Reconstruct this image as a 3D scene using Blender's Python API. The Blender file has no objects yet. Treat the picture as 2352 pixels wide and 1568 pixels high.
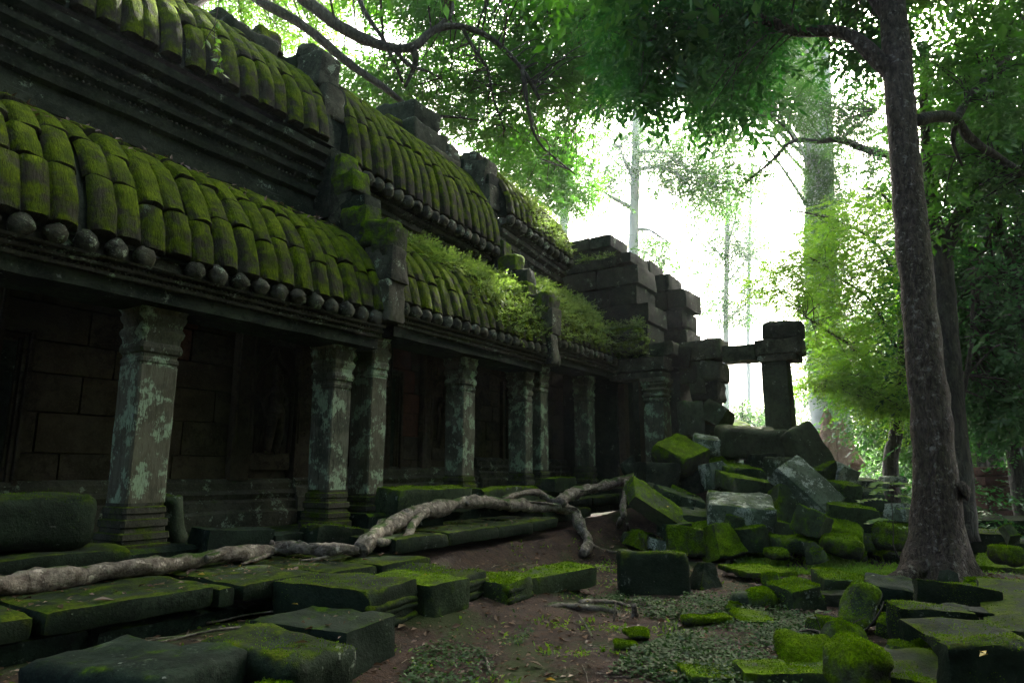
import bpy, math, random
import numpy as np
from mathutils import Vector, Matrix, Euler

SC = bpy.context.scene
COL = SC.collection
R = math.radians
HAZE = .0006

# ------------------------------------------------------------------ camera, sky, sun, exposure
EYE = 1.6
HEAD, PITCH = R(33.0), R(10.9)      # X runs along the gallery, Y into it; camera heads 33 deg off X
cam_d = bpy.data.cameras.new('camera')
cam = bpy.data.objects.new('camera', cam_d); COL.objects.link(cam)
cam.location = (0, 0, EYE)
cam.rotation_euler = (R(90) + PITCH, 0, HEAD - R(90))
cam_d.sensor_width = 36; cam_d.lens = 1540 / 2352 * 36
cam_d.clip_start = 0.05; cam_d.clip_end = 2000
SC.camera = cam

SUN_EL, SUN_AZ = R(41), R(9)        # azimuth measured from +X towards +Y
world = bpy.data.worlds.new('World'); SC.world = world; world.use_nodes = True
wn = world.node_tree.nodes; wl = world.node_tree.links
bg = wn.get('Background') or wn.new('ShaderNodeBackground')
sky = wn.new('ShaderNodeTexSky'); sky.sky_type = 'NISHITA'; sky.sun_disc = False
sky.sun_elevation = SUN_EL; sky.sun_rotation = R(90) - SUN_AZ
sky.air_density = 0.6; sky.dust_density = 8.0; sky.ozone_density = 0.4
wl.new(sky.outputs[0], bg.inputs[0]); bg.inputs[1].default_value = 0.13
sun_d = bpy.data.lights.new('sun', 'SUN'); sun_d.energy = 4.8; sun_d.angle = R(0.6); sun_d.color = (1.0, .95, .84)
sun = bpy.data.objects.new('sun', sun_d); COL.objects.link(sun)
sdir = Vector((math.cos(SUN_EL) * math.cos(SUN_AZ), math.cos(SUN_EL) * math.sin(SUN_AZ), math.sin(SUN_EL)))
sun.rotation_euler = sdir.to_track_quat('Z', 'Y').to_euler(); sun.location = (30, 3, 60)
SC.view_settings.view_transform = 'Standard'; SC.view_settings.look = 'None'
SC.view_settings.gamma = 1.0; SC.view_settings.use_curve_mapping = False
SC.view_settings.exposure = 3.2
SC.cycles.use_denoising = True
SC.cycles.max_bounces = 5; SC.cycles.diffuse_bounces = 3; SC.cycles.glossy_bounces = 2
SC.cycles.transmission_bounces = 3; SC.cycles.volume_bounces = 0; SC.cycles.transparent_max_bounces = 4
SC.cycles.sample_clamp_indirect = 4.0
SC.cycles.caustics_reflective = False; SC.cycles.caustics_refractive = False

# ------------------------------------------------------------------ helpers
CH, SH = math.cos(HEAD), math.sin(HEAD)
def ray(px, py):                    # direction of a point of the photograph (2352 px wide) in the place
    a = px - 1176; b = py - 784; F = 1540.
    f = F * math.cos(PITCH) + b * math.sin(PITCH); v = F * math.sin(PITCH) - b * math.cos(PITCH)
    return np.array((f * CH + a * SH, f * SH - a * CH, v)), f
def atD(px, py, d):                 # at d metres ahead
    r, f = ray(px, py); return np.array((0, 0, EYE)) + r * (d / f)
def atZ(px, py, z):
    r, f = ray(px, py); return np.array((0, 0, EYE)) + r * ((z - EYE) / r[2])
def atX(px, py, x):
    r, f = ray(px, py); return np.array((0, 0, EYE)) + r * (x / r[0])
def atY(px, py, y):
    r, f = ray(px, py); return np.array((0, 0, EYE)) + r * (y / r[1])
def fwd(p): return p[0] * CH + p[1] * SH

def _h(ix, iy, iz, seed):
    n = (ix * 374761393 + iy * 668265263 + iz * 2147483647 + seed * 1274126177) & 0xffffffff
    n = ((n ^ (n >> 13)) * 1274126177) & 0xffffffff
    n = n ^ (n >> 16)
    return (n & 0xffff) / 65535.0
def vnoise(P, seed=0):
    P = np.asarray(P, float); i = np.floor(P).astype(np.int64); f = P - i; f = f * f * (3 - 2 * f)
    o = 0
    for dx in (0, 1):
        for dy in (0, 1):
            for dz in (0, 1):
                w = (f[:, 0] if dx else 1 - f[:, 0]) * (f[:, 1] if dy else 1 - f[:, 1]) * (f[:, 2] if dz else 1 - f[:, 2])
                o = o + w * _h(i[:, 0] + dx, i[:, 1] + dy, i[:, 2] + dz, seed)
    return o * 2 - 1
def fbm(P, sc, seed=0, oct=3):
    P = np.asarray(P, float); o = 0; a = 1.
    for k in range(oct):
        o = o + a * vnoise(P * sc + 17.3 * k, seed + k); a *= .5; sc *= 2.1
    return o

def mesh(name, V, F, mat=None, smooth=True, sharp=None):
    me = bpy.data.meshes.new(name)
    V = np.asarray(V, np.float32).reshape(-1, 3)
    if isinstance(F, np.ndarray) and F.ndim == 2:
        n, k = F.shape
        me.vertices.add(len(V)); me.vertices.foreach_set('co', V.ravel())
        me.loops.add(n * k); me.polygons.add(n)
        me.loops.foreach_set('vertex_index', F.astype(np.int32).ravel())
        me.polygons.foreach_set('loop_start', np.arange(0, n * k, k, dtype=np.int32))
        me.polygons.foreach_set('loop_total', np.full(n, k, np.int32))
        me.update(calc_edges=True)
    else:
        me.from_pydata(V.tolist(), [], [list(map(int, f)) for f in F])
    me.polygons.foreach_set('use_smooth', np.full(len(me.polygons), smooth))
    if sharp: me.set_sharp_from_angle(angle=R(sharp))
    if mat: me.materials.append(mat)
    me.update()
    return me
def put(name, me, parent=None, loc=(0, 0, 0), rot=(0, 0, 0), kind=None, label=None):
    o = bpy.data.objects.new(name, me); COL.objects.link(o)
    o.location = loc; o.rotation_euler = rot
    if parent: o.parent = parent
    if kind: o['kind'] = kind
    if label: o['label'] = label
    return o
def tag(o, label, cat, group=None, kind=None):
    o['label'] = label; o['category'] = cat
    if group: o['group'] = group
    o['kind'] = kind or 'thing'
    return o
def empty(name, loc, label, cat, group=None):
    o = bpy.data.objects.new(name, None); COL.objects.link(o); o.location = loc
    o.empty_display_size = .2
    return tag(o, label, cat, group)
class MB:                           # collects pieces of ONE mesh
    def __init__(s): s.V = []; s.F = []; s.n = 0
    def add(s, V, F):
        V = np.asarray(V, float).reshape(-1, 3); s.V.append(V)
        s.F += [tuple(i + s.n for i in f) for f in F]; s.n += len(V); return s
    def mesh(s, name, mat, smooth=True, sharp=None): return mesh(name, np.concatenate(s.V), s.F, mat, smooth, sharp)

_grid_cache = {}
def box_grid(nx, ny, nz):
    key = (nx, ny, nz)
    if key in _grid_cache: return _grid_cache[key]
    idx = {}; V = []; F = []
    def vid(i, j, k):
        if (i, j, k) not in idx:
            idx[(i, j, k)] = len(V); V.append((2 * i / nx - 1, 2 * j / ny - 1, 2 * k / nz - 1))
        return idx[(i, j, k)]
    for i in range(nx):
        for j in range(ny):
            F.append((vid(i, j, 0), vid(i, j + 1, 0), vid(i + 1, j + 1, 0), vid(i + 1, j, 0)))
            F.append((vid(i, j, nz), vid(i + 1, j, nz), vid(i + 1, j + 1, nz), vid(i, j + 1, nz)))
    for i in range(nx):
        for k in range(nz):
            F.append((vid(i, 0, k), vid(i + 1, 0, k), vid(i + 1, 0, k + 1), vid(i, 0, k + 1)))
            F.append((vid(i, ny, k), vid(i, ny, k + 1), vid(i + 1, ny, k + 1), vid(i + 1, ny, k)))
    for j in range(ny):
        for k in range(nz):
            F.append((vid(0, j, k), vid(0, j, k + 1), vid(0, j + 1, k + 1), vid(0, j + 1, k)))
            F.append((vid(nx, j, k), vid(nx, j + 1, k), vid(nx, j + 1, k + 1), vid(nx, j, k + 1)))
    _grid_cache[key] = (np.array(V), np.array(F)); return _grid_cache[key]
def rock(lx, ly, lz, seed=0, r=.03, amp=.012, chips=3, chip=.22, seg=None, taper=0., skew=0.):
    """weathered hewn block: rounded edges, broken corners, uneven faces"""
    rng = np.random.default_rng(seed); h = np.array((lx, ly, lz)) / 2
    if seg is None: seg = max(max(lx, ly, lz) / 9, .04)
    n = [int(min(12, max(3, round(d / seg)))) for d in (lx, ly, lz)]
    G, F = box_grid(*n); G = np.sign(G) * np.abs(G) ** .75      # crowd vertices at the edges
    P = G * h
    if taper: P[:, :2] *= (1 - taper * (P[:, 2:3] / h[2] * .5 + .5))
    if skew: P[:, 0] += skew * P[:, 2]
    r = min(r, h.min() * .8)
    C = np.clip(P, -(h - r), h - r); d = P - C; L = np.linalg.norm(d, axis=1, keepdims=True)
    m = L[:, 0] > 1e-6; P[m] = C[m] + d[m] / L[m] * np.minimum(L[m], r)
    for c in range(chips):
        nrm = rng.choice((-1., 1.), 3) * rng.uniform(.15, 1, 3)
        if rng.random() < .6: nrm[rng.integers(3)] *= .05
        nrm /= np.linalg.norm(nrm)
        sup = (np.abs(nrm) * h).sum(); cut = sup - chip * rng.uniform(.2, 1) * h.min() * 1.3
        e = P @ nrm + fbm(P, 5, seed + c, 2) * .02 - cut; k = e > 0
        P[k] -= e[k, None] * nrm
    nn = P / h; nn /= np.linalg.norm(nn, axis=1, keepdims=True) + 1e-9
    P = P + nn * (fbm(P + seed * 3.7, 2.6, seed, 2) * amp * 1.3 + fbm(P + seed, 9, seed + 9, 2) * amp * .6)[:, None]
    return P, F
def rockmesh(name, mat, *a, **k):
    V, F = rock(*a, **k); return mesh(name, V, F, mat, True, 48)
def tube(pts, rad, n=8, seed=0, amp=0., sc=2., cap=True, flat=1.):
    pts = np.asarray(pts, float); m = len(pts); rad = np.broadcast_to(np.asarray(rad, float), (m,))
    T = np.gradient(pts, axis=0); T /= np.linalg.norm(T, axis=1, keepdims=True) + 1e-9
    u = np.cross(T[0], (0, 0, 1.)); 
    if np.linalg.norm(u) < .1: u = np.cross(T[0], (1., 0, 0))
    u /= np.linalg.norm(u); V = []
    ang = np.linspace(0, 2 * math.pi, n, endpoint=False)
    for i in range(m):
        u = u - T[i] * (u @ T[i]); u /= np.linalg.norm(u) + 1e-9; w = np.cross(T[i], u)
        V.append(pts[i] + rad[i] * (np.cos(ang)[:, None] * u + flat * np.sin(ang)[:, None] * w))
    V = np.concatenate(V)
    if amp:
        c = np.repeat(pts, n, 0); rr = np.repeat(rad, n)[:, None]
        V = V + (V - c) / rr * (np.repeat(rad, n) * amp * fbm(V, sc, seed, 3))[:, None]
    F = []
    for i in range(m - 1):
        for j in range(n):
            a = i * n + j; b = i * n + (j + 1) % n; F.append((a, b, b + n, a + n))
    if cap: F.append(tuple(range(n - 1, -1, -1))); F.append(tuple((m - 1) * n + j for j in range(n)))
    return V, F
def curve(pts, per=6):              # Catmull-Rom through the points
    P = np.asarray(pts, float); P = np.vstack((2 * P[0] - P[1], P, 2 * P[-1] - P[-2])); o = []
    for i in range(1, len(P) - 2):
        for t in np.linspace(0, 1, per, endpoint=False):
            a, b, c, d = P[i - 1], P[i], P[i + 1], P[i + 2]
            o.append(.5 * ((2 * b) + (c - a) * t + (2 * a - 5 * b + 4 * c - d) * t * t + (3 * b - a - 3 * c + d) * t ** 3))
    o.append(P[-2]); return np.array(o)

# ------------------------------------------------------------------ materials
def mat_new(name):
    m = bpy.data.materials.new(name); m.use_nodes = True
    nt = m.node_tree; nt.nodes.clear(); return m, nt
class NT:
    def __init__(s, nt): s.nt = nt
    def n(s, t, **k):
        nd = s.nt.nodes.new(t)
        for a, b in k.items(): setattr(nd, a, b)
        return nd
    def l(s, a, b): s.nt.links.new(a, b)
    def val(s, v, sock):
        if isinstance(v, (int, float)): sock.default_value = v
        elif isinstance(v, tuple): sock.default_value = v if len(v) == 4 or len(sock.default_value) == 3 else (*v, 1)
        else: s.l(v, sock)
    def math(s, op, a, b=0., c=None):
        nd = s.n('ShaderNodeMath', operation=op); s.val(a, nd.inputs[0]); s.val(b, nd.inputs[1])
        if c is not None: s.val(c, nd.inputs[2])
        return nd.outputs[0]
    def noise(s, vec, scale, detail=4, rough=.55):
        nd = s.n('ShaderNodeTexNoise'); s.l(vec, nd.inputs['Vector']); nd.inputs['Scale'].default_value = scale
        nd.inputs['Detail'].default_value = detail; nd.inputs['Roughness'].default_value = rough; return nd.outputs[0]
    def ss(s, v, a, b):             # smoothstep
        nd = s.n('ShaderNodeMapRange', interpolation_type='SMOOTHSTEP'); s.l(v, nd.inputs[0])
        nd.inputs[1].default_value = a; nd.inputs[2].default_value = b; return nd.outputs[0]
    def mix(s, f, a, b):
        nd = s.n('ShaderNodeMix', data_type='RGBA'); s.val(f, nd.inputs[0]); s.val(a, nd.inputs[6]); s.val(b, nd.inputs[7]); return nd.outputs[2]
    def coords(s, scale=(1, 1, 1)):
        tc = s.n('ShaderNodeTexCoord'); oi = s.n('ShaderNodeObjectInfo')
        c = s.n('ShaderNodeCombineXYZ')
        for i, k in enumerate((31., 57., 83.)): s.l(s.math('MULTIPLY', oi.outputs['Random'], k), c.inputs[i])
        a = s.n('ShaderNodeVectorMath', operation='ADD'); s.l(tc.outputs['Object'], a.inputs[0]); s.l(c.outputs[0], a.inputs[1])
        m = s.n('ShaderNodeVectorMath', operation='MULTIPLY'); s.l(a.outputs[0], m.inputs[0]); m.inputs[1].default_value = scale
        return a.outputs[0], m.outputs[0], oi.outputs['Random']
    def edge(s):
        g = s.n('ShaderNodeNewGeometry'); return g.outputs['Pointiness']
    def up(s):
        g = s.n('ShaderNodeNewGeometry'); x = s.n('ShaderNodeSeparateXYZ'); s.l(g.outputs['Normal'], x.inputs[0]); return x.outputs[2]
MOSS_A, MOSS_B = (.07, .14, .002), (.028, .062, .002)
def stone(name, c1=(.075, .082, .062), c2=(.032, .036, .028), moss=.5, lichen=.35, lich=(.25, .33, .25), side=.0, streak=(1, 1, 1),
          bump=.5, mossa=MOSS_A, mossb=MOSS_B, lsc=3.2, rough=.92, edge=0.):
    m, nt = mat_new(name); s = NT(nt); co, st, rnd = s.coords(streak)
    n1 = s.noise(co, 2.2, 6, .62); n2 = s.noise(st, 11, 6, .6); n3 = s.noise(co, 4.5, 5, .65); nf = s.noise(st, 42, 5, .65)
    base = s.mix(s.ss(n1, .40, .60), c2, c1)
    base = s.mix(s.math('MULTIPLY', s.ss(n2, .48, .66), .7), base, tuple(x * .4 for x in c2)); base = s.mix(s.math('MULTIPLY', s.ss(nf, .5, .7), .5), base, tuple(x * 1.7 for x in c1))
    base = s.mix(s.math('MULTIPLY', rnd, .4), base, (c1[0] * 1.15, c1[1] * 1.0, c1[2] * .92))
    if lichen > 0:
        ln = s.math('ADD', s.noise(co, lsc, 7, .7), s.math('MULTIPLY', s.math('SUBTRACT', nf, .5), .25))
        lk = s.ss(ln, .70 - .25 * lichen, .76 - .25 * lichen)
        base = s.mix(s.math('MULTIPLY', lk, s.ss(nf, .3, .55)), base, lich)
        wl_ = s.ss(s.noise(co, 7.5, 5, .6), .68, .72); base = s.mix(s.math('MULTIPLY', wl_, .6 * min(1, lichen * 2)), base, (.3, .33, .29))
    up = s.up()
    mk = s.math('ADD', s.math('MULTIPLY', up, .55), s.math('MULTIPLY', s.math('SUBTRACT', n3, .5), 2.0))
    mk = s.math('ADD', mk, s.math('MULTIPLY', s.math('SUBTRACT', nf, .5), .35))
    if edge: mk = s.math('ADD', mk, s.math('MULTIPLY', s.math('SUBTRACT', s.edge(), .5), edge))
    k = s.ss(mk, .68 - moss, 1.14 - moss)
    mc = s.mix(s.ss(s.noise(co, 6, 5, .65), .32, .66), mossb, mossa); mc = s.mix(s.math('MULTIPLY', s.ss(s.noise(co, 3.1, 5, .7), .52, .7), .55), mc, (.045, .042, .012)); mc = s.mix(s.math('MULTIPLY', s.ss(nf, .42, .60), .7), mc, tuple(x * .45 for x in mossb))
    colr = s.mix(k, base, mc)
    p = s.n('ShaderNodeBsdfPrincipled'); s.l(colr, p.inputs['Base Color']); p.inputs['Specular IOR Level'].default_value = .08
    s.l(s.math('ADD', rough - .12, s.math('MULTIPLY', k, .25)), p.inputs['Roughness'])
    b = s.n('ShaderNodeBump'); b.inputs['Strength'].default_value = bump; b.inputs['Distance'].default_value = .02
    hgt = s.math('ADD', s.math('MULTIPLY', n2, 1.3), s.math('MULTIPLY', nf, .8)); hgt = s.math('ADD', hgt, s.math('MULTIPLY', k, .35))
    s.l(hgt, b.inputs['Height']); s.l(b.outputs[0], p.inputs['Normal'])
    o = s.n('ShaderNodeOutputMaterial'); s.l(p.outputs[0], o.inputs[0]); return m
def leaf(name, cols, trans=.5, tcol=(.16, .33, .02), gloss=.06, rough=.4):
    m, nt = mat_new(name); s = NT(nt); g = s.n('ShaderNodeNewGeometry')
    cr = s.n('ShaderNodeValToRGB'); s.l(g.outputs['Random Per Island'], cr.inputs[0]); el = cr.color_ramp.elements
    while len(el) < len(cols): el.new(.5)
    for i, c in enumerate(cols): el[i].position = i / max(1, len(cols) - 1); el[i].color = (*c, 1)
    d = s.n('ShaderNodeBsdfDiffuse'); s.l(cr.outputs[0], d.inputs[0])
    t = s.n('ShaderNodeBsdfTranslucent'); s.l(s.mix(.45, tcol, cr.outputs[0]), t.inputs[0])
    x = s.n('ShaderNodeMixShader'); x.inputs[0].default_value = trans; s.l(d.outputs[0], x.inputs[1]); s.l(t.outputs[0], x.inputs[2])
    gl = s.n('ShaderNodeBsdfGlossy'); gl.inputs['Roughness'].default_value = rough; gl.inputs[0].default_value = (.9, .95, .9, 1)
    y = s.n('ShaderNodeMixShader'); y.inputs[0].default_value = gloss; s.l(x.outputs[0], y.inputs[1]); s.l(gl.outputs[0], y.inputs[2])
    o = s.n('ShaderNodeOutputMaterial'); s.l(y.outputs[0], o.inputs[0]); return m
def bark(name, c1, c2, c3, scale=(1, 1, .25), bump=.8, sc=14, moss=0., vor=.5):
    m, nt = mat_new(name); s = NT(nt); co, st, rnd = s.coords(scale)
    n1 = s.noise(st, sc, 7, .68); n2 = s.noise(co, 2.4, 5, .65); n3 = s.noise(co, 9, 5, .7)
    v = s.n('ShaderNodeTexVoronoi', feature='DISTANCE_TO_EDGE'); s.l(st, v.inputs['Vector']); v.inputs['Scale'].default_value = sc * .9
    base = s.mix(s.ss(n1, .35, .65), c1, c2); base = s.mix(s.ss(n3, .56, .66), base, c3)
    base = s.mix(s.math('MULTIPLY', s.ss(n2, .55, .7), .5), base, c1)
    if moss: base = s.mix(s.ss(s.math('ADD', s.math('MULTIPLY', s.up(), .3), n2), .82 - moss * .3, .92 - moss * .3), base, MOSS_B)
    p = s.n('ShaderNodeBsdfPrincipled'); s.l(base, p.inputs['Base Color']); p.inputs['Roughness'].default_value = .85
    p.inputs['Specular IOR Level'].default_value = .3
    b = s.n('ShaderNodeBump'); b.inputs['Strength'].default_value = bump; b.inputs['Distance'].default_value = .03
    s.l(s.math('ADD', n1, s.math('MULTIPLY', s.ss(v.outputs[0], 0, .12), vor)), b.inputs['Height']); s.l(b.outputs[0], p.inputs['Normal'])
    o = s.n('ShaderNodeOutputMaterial'); s.l(p.outputs[0], o.inputs[0]); return m

M = {}
M['stone'] = stone('weathered_sandstone', (.05, .066, .036), (.02, .03, .016), moss=.3, lichen=.35, lich=(.2, .25, .18))
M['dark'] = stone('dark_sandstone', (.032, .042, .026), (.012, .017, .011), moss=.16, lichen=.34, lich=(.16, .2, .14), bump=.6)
M['inner'] = stone('inner_sandstone', (.066, .056, .034), (.03, .026, .016), moss=-.3, lichen=.0, bump=.3)
M['red'] = stone('red_sandstone', (.095, .042, .022), (.05, .025, .014), moss=-.4, lichen=.0, bump=.3)
M['column'] = stone('lichen_column', (.115, .122, .082), (.052, .058, .038), moss=.04, lichen=.72, lich=(.27, .37, .23), streak=(2.2, 2.2, .35), bump=.45, lsc=3.5)
M['base'] = stone('mossy_base', (.065, .068, .048), (.035, .037, .027), moss=.74, lichen=.3, bump=.7, mossa=(.085, .12, .006))
M['cornice'] = stone('carved_cornice', (.08, .085, .058), (.03, .034, .022), moss=.12, lichen=.5, lich=(.24, .3, .2), bump=.7, lsc=4.)
M['roof'] = stone('mossy_roof_stone', (.04, .042, .026), (.022, .023, .016), moss=.80, lichen=.2, lich=(.14, .18, .12), streak=(3.2, .45, .45), bump=1.2, mossa=(.13, .19, .002), mossb=(.05, .085, .002))
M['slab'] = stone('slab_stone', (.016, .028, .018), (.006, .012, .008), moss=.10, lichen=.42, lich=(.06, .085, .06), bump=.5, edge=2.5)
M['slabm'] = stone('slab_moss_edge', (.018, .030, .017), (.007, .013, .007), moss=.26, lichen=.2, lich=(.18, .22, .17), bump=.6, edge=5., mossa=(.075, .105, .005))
M['rub'] = stone('rubble_stone', (.055, .077, .046), (.023, .036, .021), moss=.26, lichen=.45, lich=(.2, .25, .19), edge=3.)
M['rubm'] = stone('rubble_mossy', (.046, .068, .034), (.02, .033, .016), moss=.52, lichen=.3, lich=(.2, .25, .19), mossa=(.12, .215, .002), mossb=(.05, .10, .002), edge=3.)
M['rubl'] = stone('rubble_lichen', (.10, .13, .09), (.04, .06, .038), moss=.16, lichen=.75, lich=(.32, .36, .3), edge=3.)
M['mossy'] = stone('thick_moss', (.05, .06, .035), (.03, .034, .022), moss=.9, lichen=.1, mossa=(.135, .235, .002), mossb=(.06, .115, .002), bump=1.0)
M['laterite'] = stone('laterite', (.07, .038, .026), (.035, .02, .014), moss=.2, lichen=.2)
M['root'] = bark('root_bark', (.07, .058, .04), (.22, .195, .15), (.42, .38, .30), (1.6, 1.6, 1.6), 1.0, 7, moss=.25, vor=.08)
M['bark1'] = bark('plated_bark', (.034, .023, .016), (.105, .080, .060), (.22, .195, .165), (1.3, 1.3, .5), 1.0, 16)
M['bark2'] = bark('dark_bark', (.025, .022, .018), (.07, .062, .05), (.10, .09, .07), (1.2, 1.2, .3), .7, 10)
M['bark3'] = bark('orange_bark', (.2, .11, .07), (.36, .22, .15), (.42, .3, .22), (1.2, 1.2, .15), .6, 4)
M['barkp'] = bark('mist_paled_bark', (.42, .45, .42), (.5, .53, .5), (.54, .56, .53), (1, 1, .2), .15, 3)  # pale bark, its colour whitened further to imitate mist over the trunk
G1, G2, G3, G4 = (.02, .05, .008), (.035, .085, .01), (.06, .12, .012), (.085, .14, .014)
M['leaf_canopy'] = leaf('canopy_leaves', (G1, G2, G2, G3), .55, (.11, .42, .008))
M['leaf_dark'] = leaf('dark_leaves', ((.014, .045, .012), (.02, .06, .014), G2), .5, (.04, .26, .018))
M['leaf_light'] = leaf('light_leaves', (G2, G3, G4), .58, (.2, .52, .012))
M['leaf_lime'] = leaf('lime_leaves', ((.05, .11, .010), (.09, .17, .012), (.13, .2, .015)), .62, (.32, .72, .02))
M['leaf_far'] = leaf('far_leaves', (G1, G2, G3), .5, (.12, .36, .04))
M['leaf_mist'] = leaf('misty_leaves', ((.015, .04, .018), (.03, .065, .02)), .3, (.08, .16, .03), .02)
M['leaf_big'] = leaf('large_leaves', ((.012, .045, .014), (.025, .07, .012), G2), .34, (.05, .34, .02), .04, .4)
M['cover'] = leaf('ground_cover_leaves', ((.015, .045, .012), (.025, .065, .018), (.02, .05, .01), (.04, .085, .02)), .3, (.07, .22, .015), .03, .4)
M['grass'] = leaf('grass_blades', ((.06, .14, .010), (.10, .2, .012), (.13, .23, .015)), .5, (.28, .55, .02), .02)
M['fern'] = leaf('fern_leaves', ((.045, .09, .015), (.07, .13, .02), (.10, .16, .03)), .5, (.26, .42, .05), .05)
M['moss_leaf'] = leaf('moss_shoots', ((.04, .085, .002), (.08, .155, .002), (.12, .22, .003)), .35, (.18, .36, .005), .0)
M['litter'] = leaf('dry_leaves', ((.10, .055, .03), (.06, .035, .022), (.16, .09, .05), (.08, .05, .04)), .2, (.2, .1, .04), .05)
M['yellow'] = leaf('yellow_leaves', ((.45, .3, .03), (.4, .28, .04)), .3, (.5, .35, .04), .05)
# ------------------------------------------------------------------ ground: one sheet out to the horizon
def sst(a, b, x): t = np.clip((x - a) / (b - a), 0, 1); return t * t * (3 - 2 * t)
def ground_h(x, y):
    x = np.asarray(x, float); y = np.asarray(y, float); P = np.stack((x, y, 0 * x), -1).reshape(-1, 3)
    n1 = fbm(P, .45, 3, 3).reshape(x.shape); n2 = fbm(P, 2.2, 5, 3).reshape(x.shape)
    near = np.exp(-((x - 8) ** 2 + (y - 2) ** 2) / 900)
    edge = 4.35 - .35 * sst(5, 6.5, x) + 1.9 * sst(7.6, 10.5, x) + n2 * .12
    bank = sst(edge - .35, edge + .75, y) * .24
    tier = sst(5.7, 6.3, y + n2 * .06) * sst(6.9, 7.5, x) * .22 * sst(20, 14, x)
    heap = 1.2 * np.exp(-(((x - 15.2) / 1.7) ** 2 + ((y - 4.5) / 1.8) ** 2))
    right = .14 * sst(.9, -.6, y) * sst(16, 9, x)
    return (n1 * .035 + n2 * .022) * near + bank + tier + heap + right - .02
gx = np.concatenate((np.linspace(-160, -8, 12), np.arange(-6, 17, .11), np.arange(17, 30, .5), np.linspace(31, 260, 24)))
gy = np.concatenate((np.linspace(-160, -10, 14), np.arange(-8.5, -3.5, .3), np.arange(-3.5, 6.9, .11), np.arange(7, 16, .7), np.linspace(18, 200, 16)))
GX, GY = np.meshgrid(gx, gy, indexing='ij'); GZ = ground_h(GX, GY)
ni, nj = GX.shape; I = np.arange(ni * nj).reshape(ni, nj)
GF = np.stack((I[:-1, :-1], I[1:, :-1], I[1:, 1:], I[:-1, 1:]), -1).reshape(-1, 4)
def dirt_mat():
    m, nt = mat_new('forest_soil'); s = NT(nt); co, st, rnd = s.coords()
    n1 = s.noise(co, .8, 5, .6); n2 = s.noise(co, 5, 6, .65); n3 = s.noise(co, 26, 5, .7)
    b = s.mix(s.ss(n2, .35, .65), (.016, .010, .007), (.050, .030, .018)); b = s.mix(s.ss(n3, .5, .62), b, (.02, .015, .011))
    b = s.mix(s.ss(s.math('ADD', n1, s.math('MULTIPLY', s.math('SUBTRACT', n3, .5), .3)), .50, .60), b, (.02, .032, .006))
    p = s.n('ShaderNodeBsdfPrincipled'); s.l(b, p.inputs['Base Color']); p.inputs['Roughness'].default_value = .92
    p.inputs['Specular IOR Level'].default_value = .2
    bp = s.n('ShaderNodeBump'); bp.inputs['Strength'].default_value = .9; bp.inputs['Distance'].default_value = .03
    s.l(s.math('ADD', n2, s.math('MULTIPLY', n3, .8)), bp.inputs['Height']); s.l(bp.outputs[0], p.inputs['Normal'])
    o = s.n('ShaderNodeOutputMaterial'); s.l(p.outputs[0], o.inputs[0]); return m
M['dirt'] = dirt_mat()
put('ground', mesh('ground', np.stack((GX, GY, GZ), -1), GF, M['dirt']), kind='structure')

# ------------------------------------------------------------------ masonry helpers
def wloc(o):
    v = Vector((0, 0, 0))
    while o: v += o.location; o = o.parent
    return v
def putw(name, V, F, mat, parent=None, kind=None, label=None, smooth=True, sharp=48):
    V = np.asarray(V, float); c = (V.max(0) + V.min(0)) / 2; c[2] = V[:, 2].min()
    o = put(name, mesh(name, V - c, F, mat, smooth, sharp), parent, c, kind=kind, label=label)
    if parent: o.location = Vector(c) - wloc(parent)
    return o
def stone_at(name, lo, hi, mat, parent, seed, rot=0., **k):
    """hewn block between two corners"""
    lo = np.array(lo, float); hi = np.array(hi, float); d = hi - lo; k.setdefault('r', .035); k.setdefault('amp', .014)
    V, F = rock(*d, seed=seed, **k); c = (lo + hi) / 2
    o = put(name, mesh(name, V, F, M[mat], True, 48), parent, c, (rot, 0, 0))
    if parent: o.location = Vector(c) - wloc(parent)
    return o
def prism(prof, x0, x1, nx, seed=0, amp=.012, zf=None, sc=5):
    """moulding profile (y, z) run along X"""
    prof = np.asarray(prof, float); m = len(prof); xs = np.linspace(x0, x1, nx + 1); V = []
    for x in xs:
        V.append(np.column_stack((np.full(m, x), prof[:, 0], prof[:, 1] + (zf(x) if zf else 0))))
    V = np.concatenate(V); V[:, 1:] += amp * np.stack((fbm(V, sc, seed, 3), fbm(V, sc, seed + 50, 3)), -1)
    F = [(i * m + j, i * m + (j + 1) % m, (i + 1) * m + (j + 1) % m, (i + 1) * m + j) for i in range(nx) for j in range(m)]
    F.append(tuple(range(m))[::-1]); F.append(tuple(nx * m + j for j in range(m)))
    return V, F
def square_turn(prof, ch=.18, ax=1., ay=1., seed=0, amp=.006):
    """square post with a stepped profile [(z, half width)]"""
    V = []
    for z, w in prof:
        c = w * ch
        for sx, sy in ((-w + c, -w), (w - c, -w), (w, -w + c), (w, w - c), (w - c, w), (-w + c, w), (-w, w - c), (-w, -w + c)):
            V.append((sx * ax, sy * ay, z))
    V = np.array(V); V[:, :2] += amp * np.stack((fbm(V, 6, seed, 3), fbm(V, 6, seed + 31, 3)), -1)
    n = len(prof); F = [(i * 8 + j, i * 8 + (j + 1) % 8, i * 8 + 8 + (j + 1) % 8, i * 8 + 8 + j) for i in range(n - 1) for j in range(8)]
    F.append(tuple(range(7, -1, -1))); F.append(tuple((n - 1) * 8 + j for j in range(8)))
    return V, F

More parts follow.
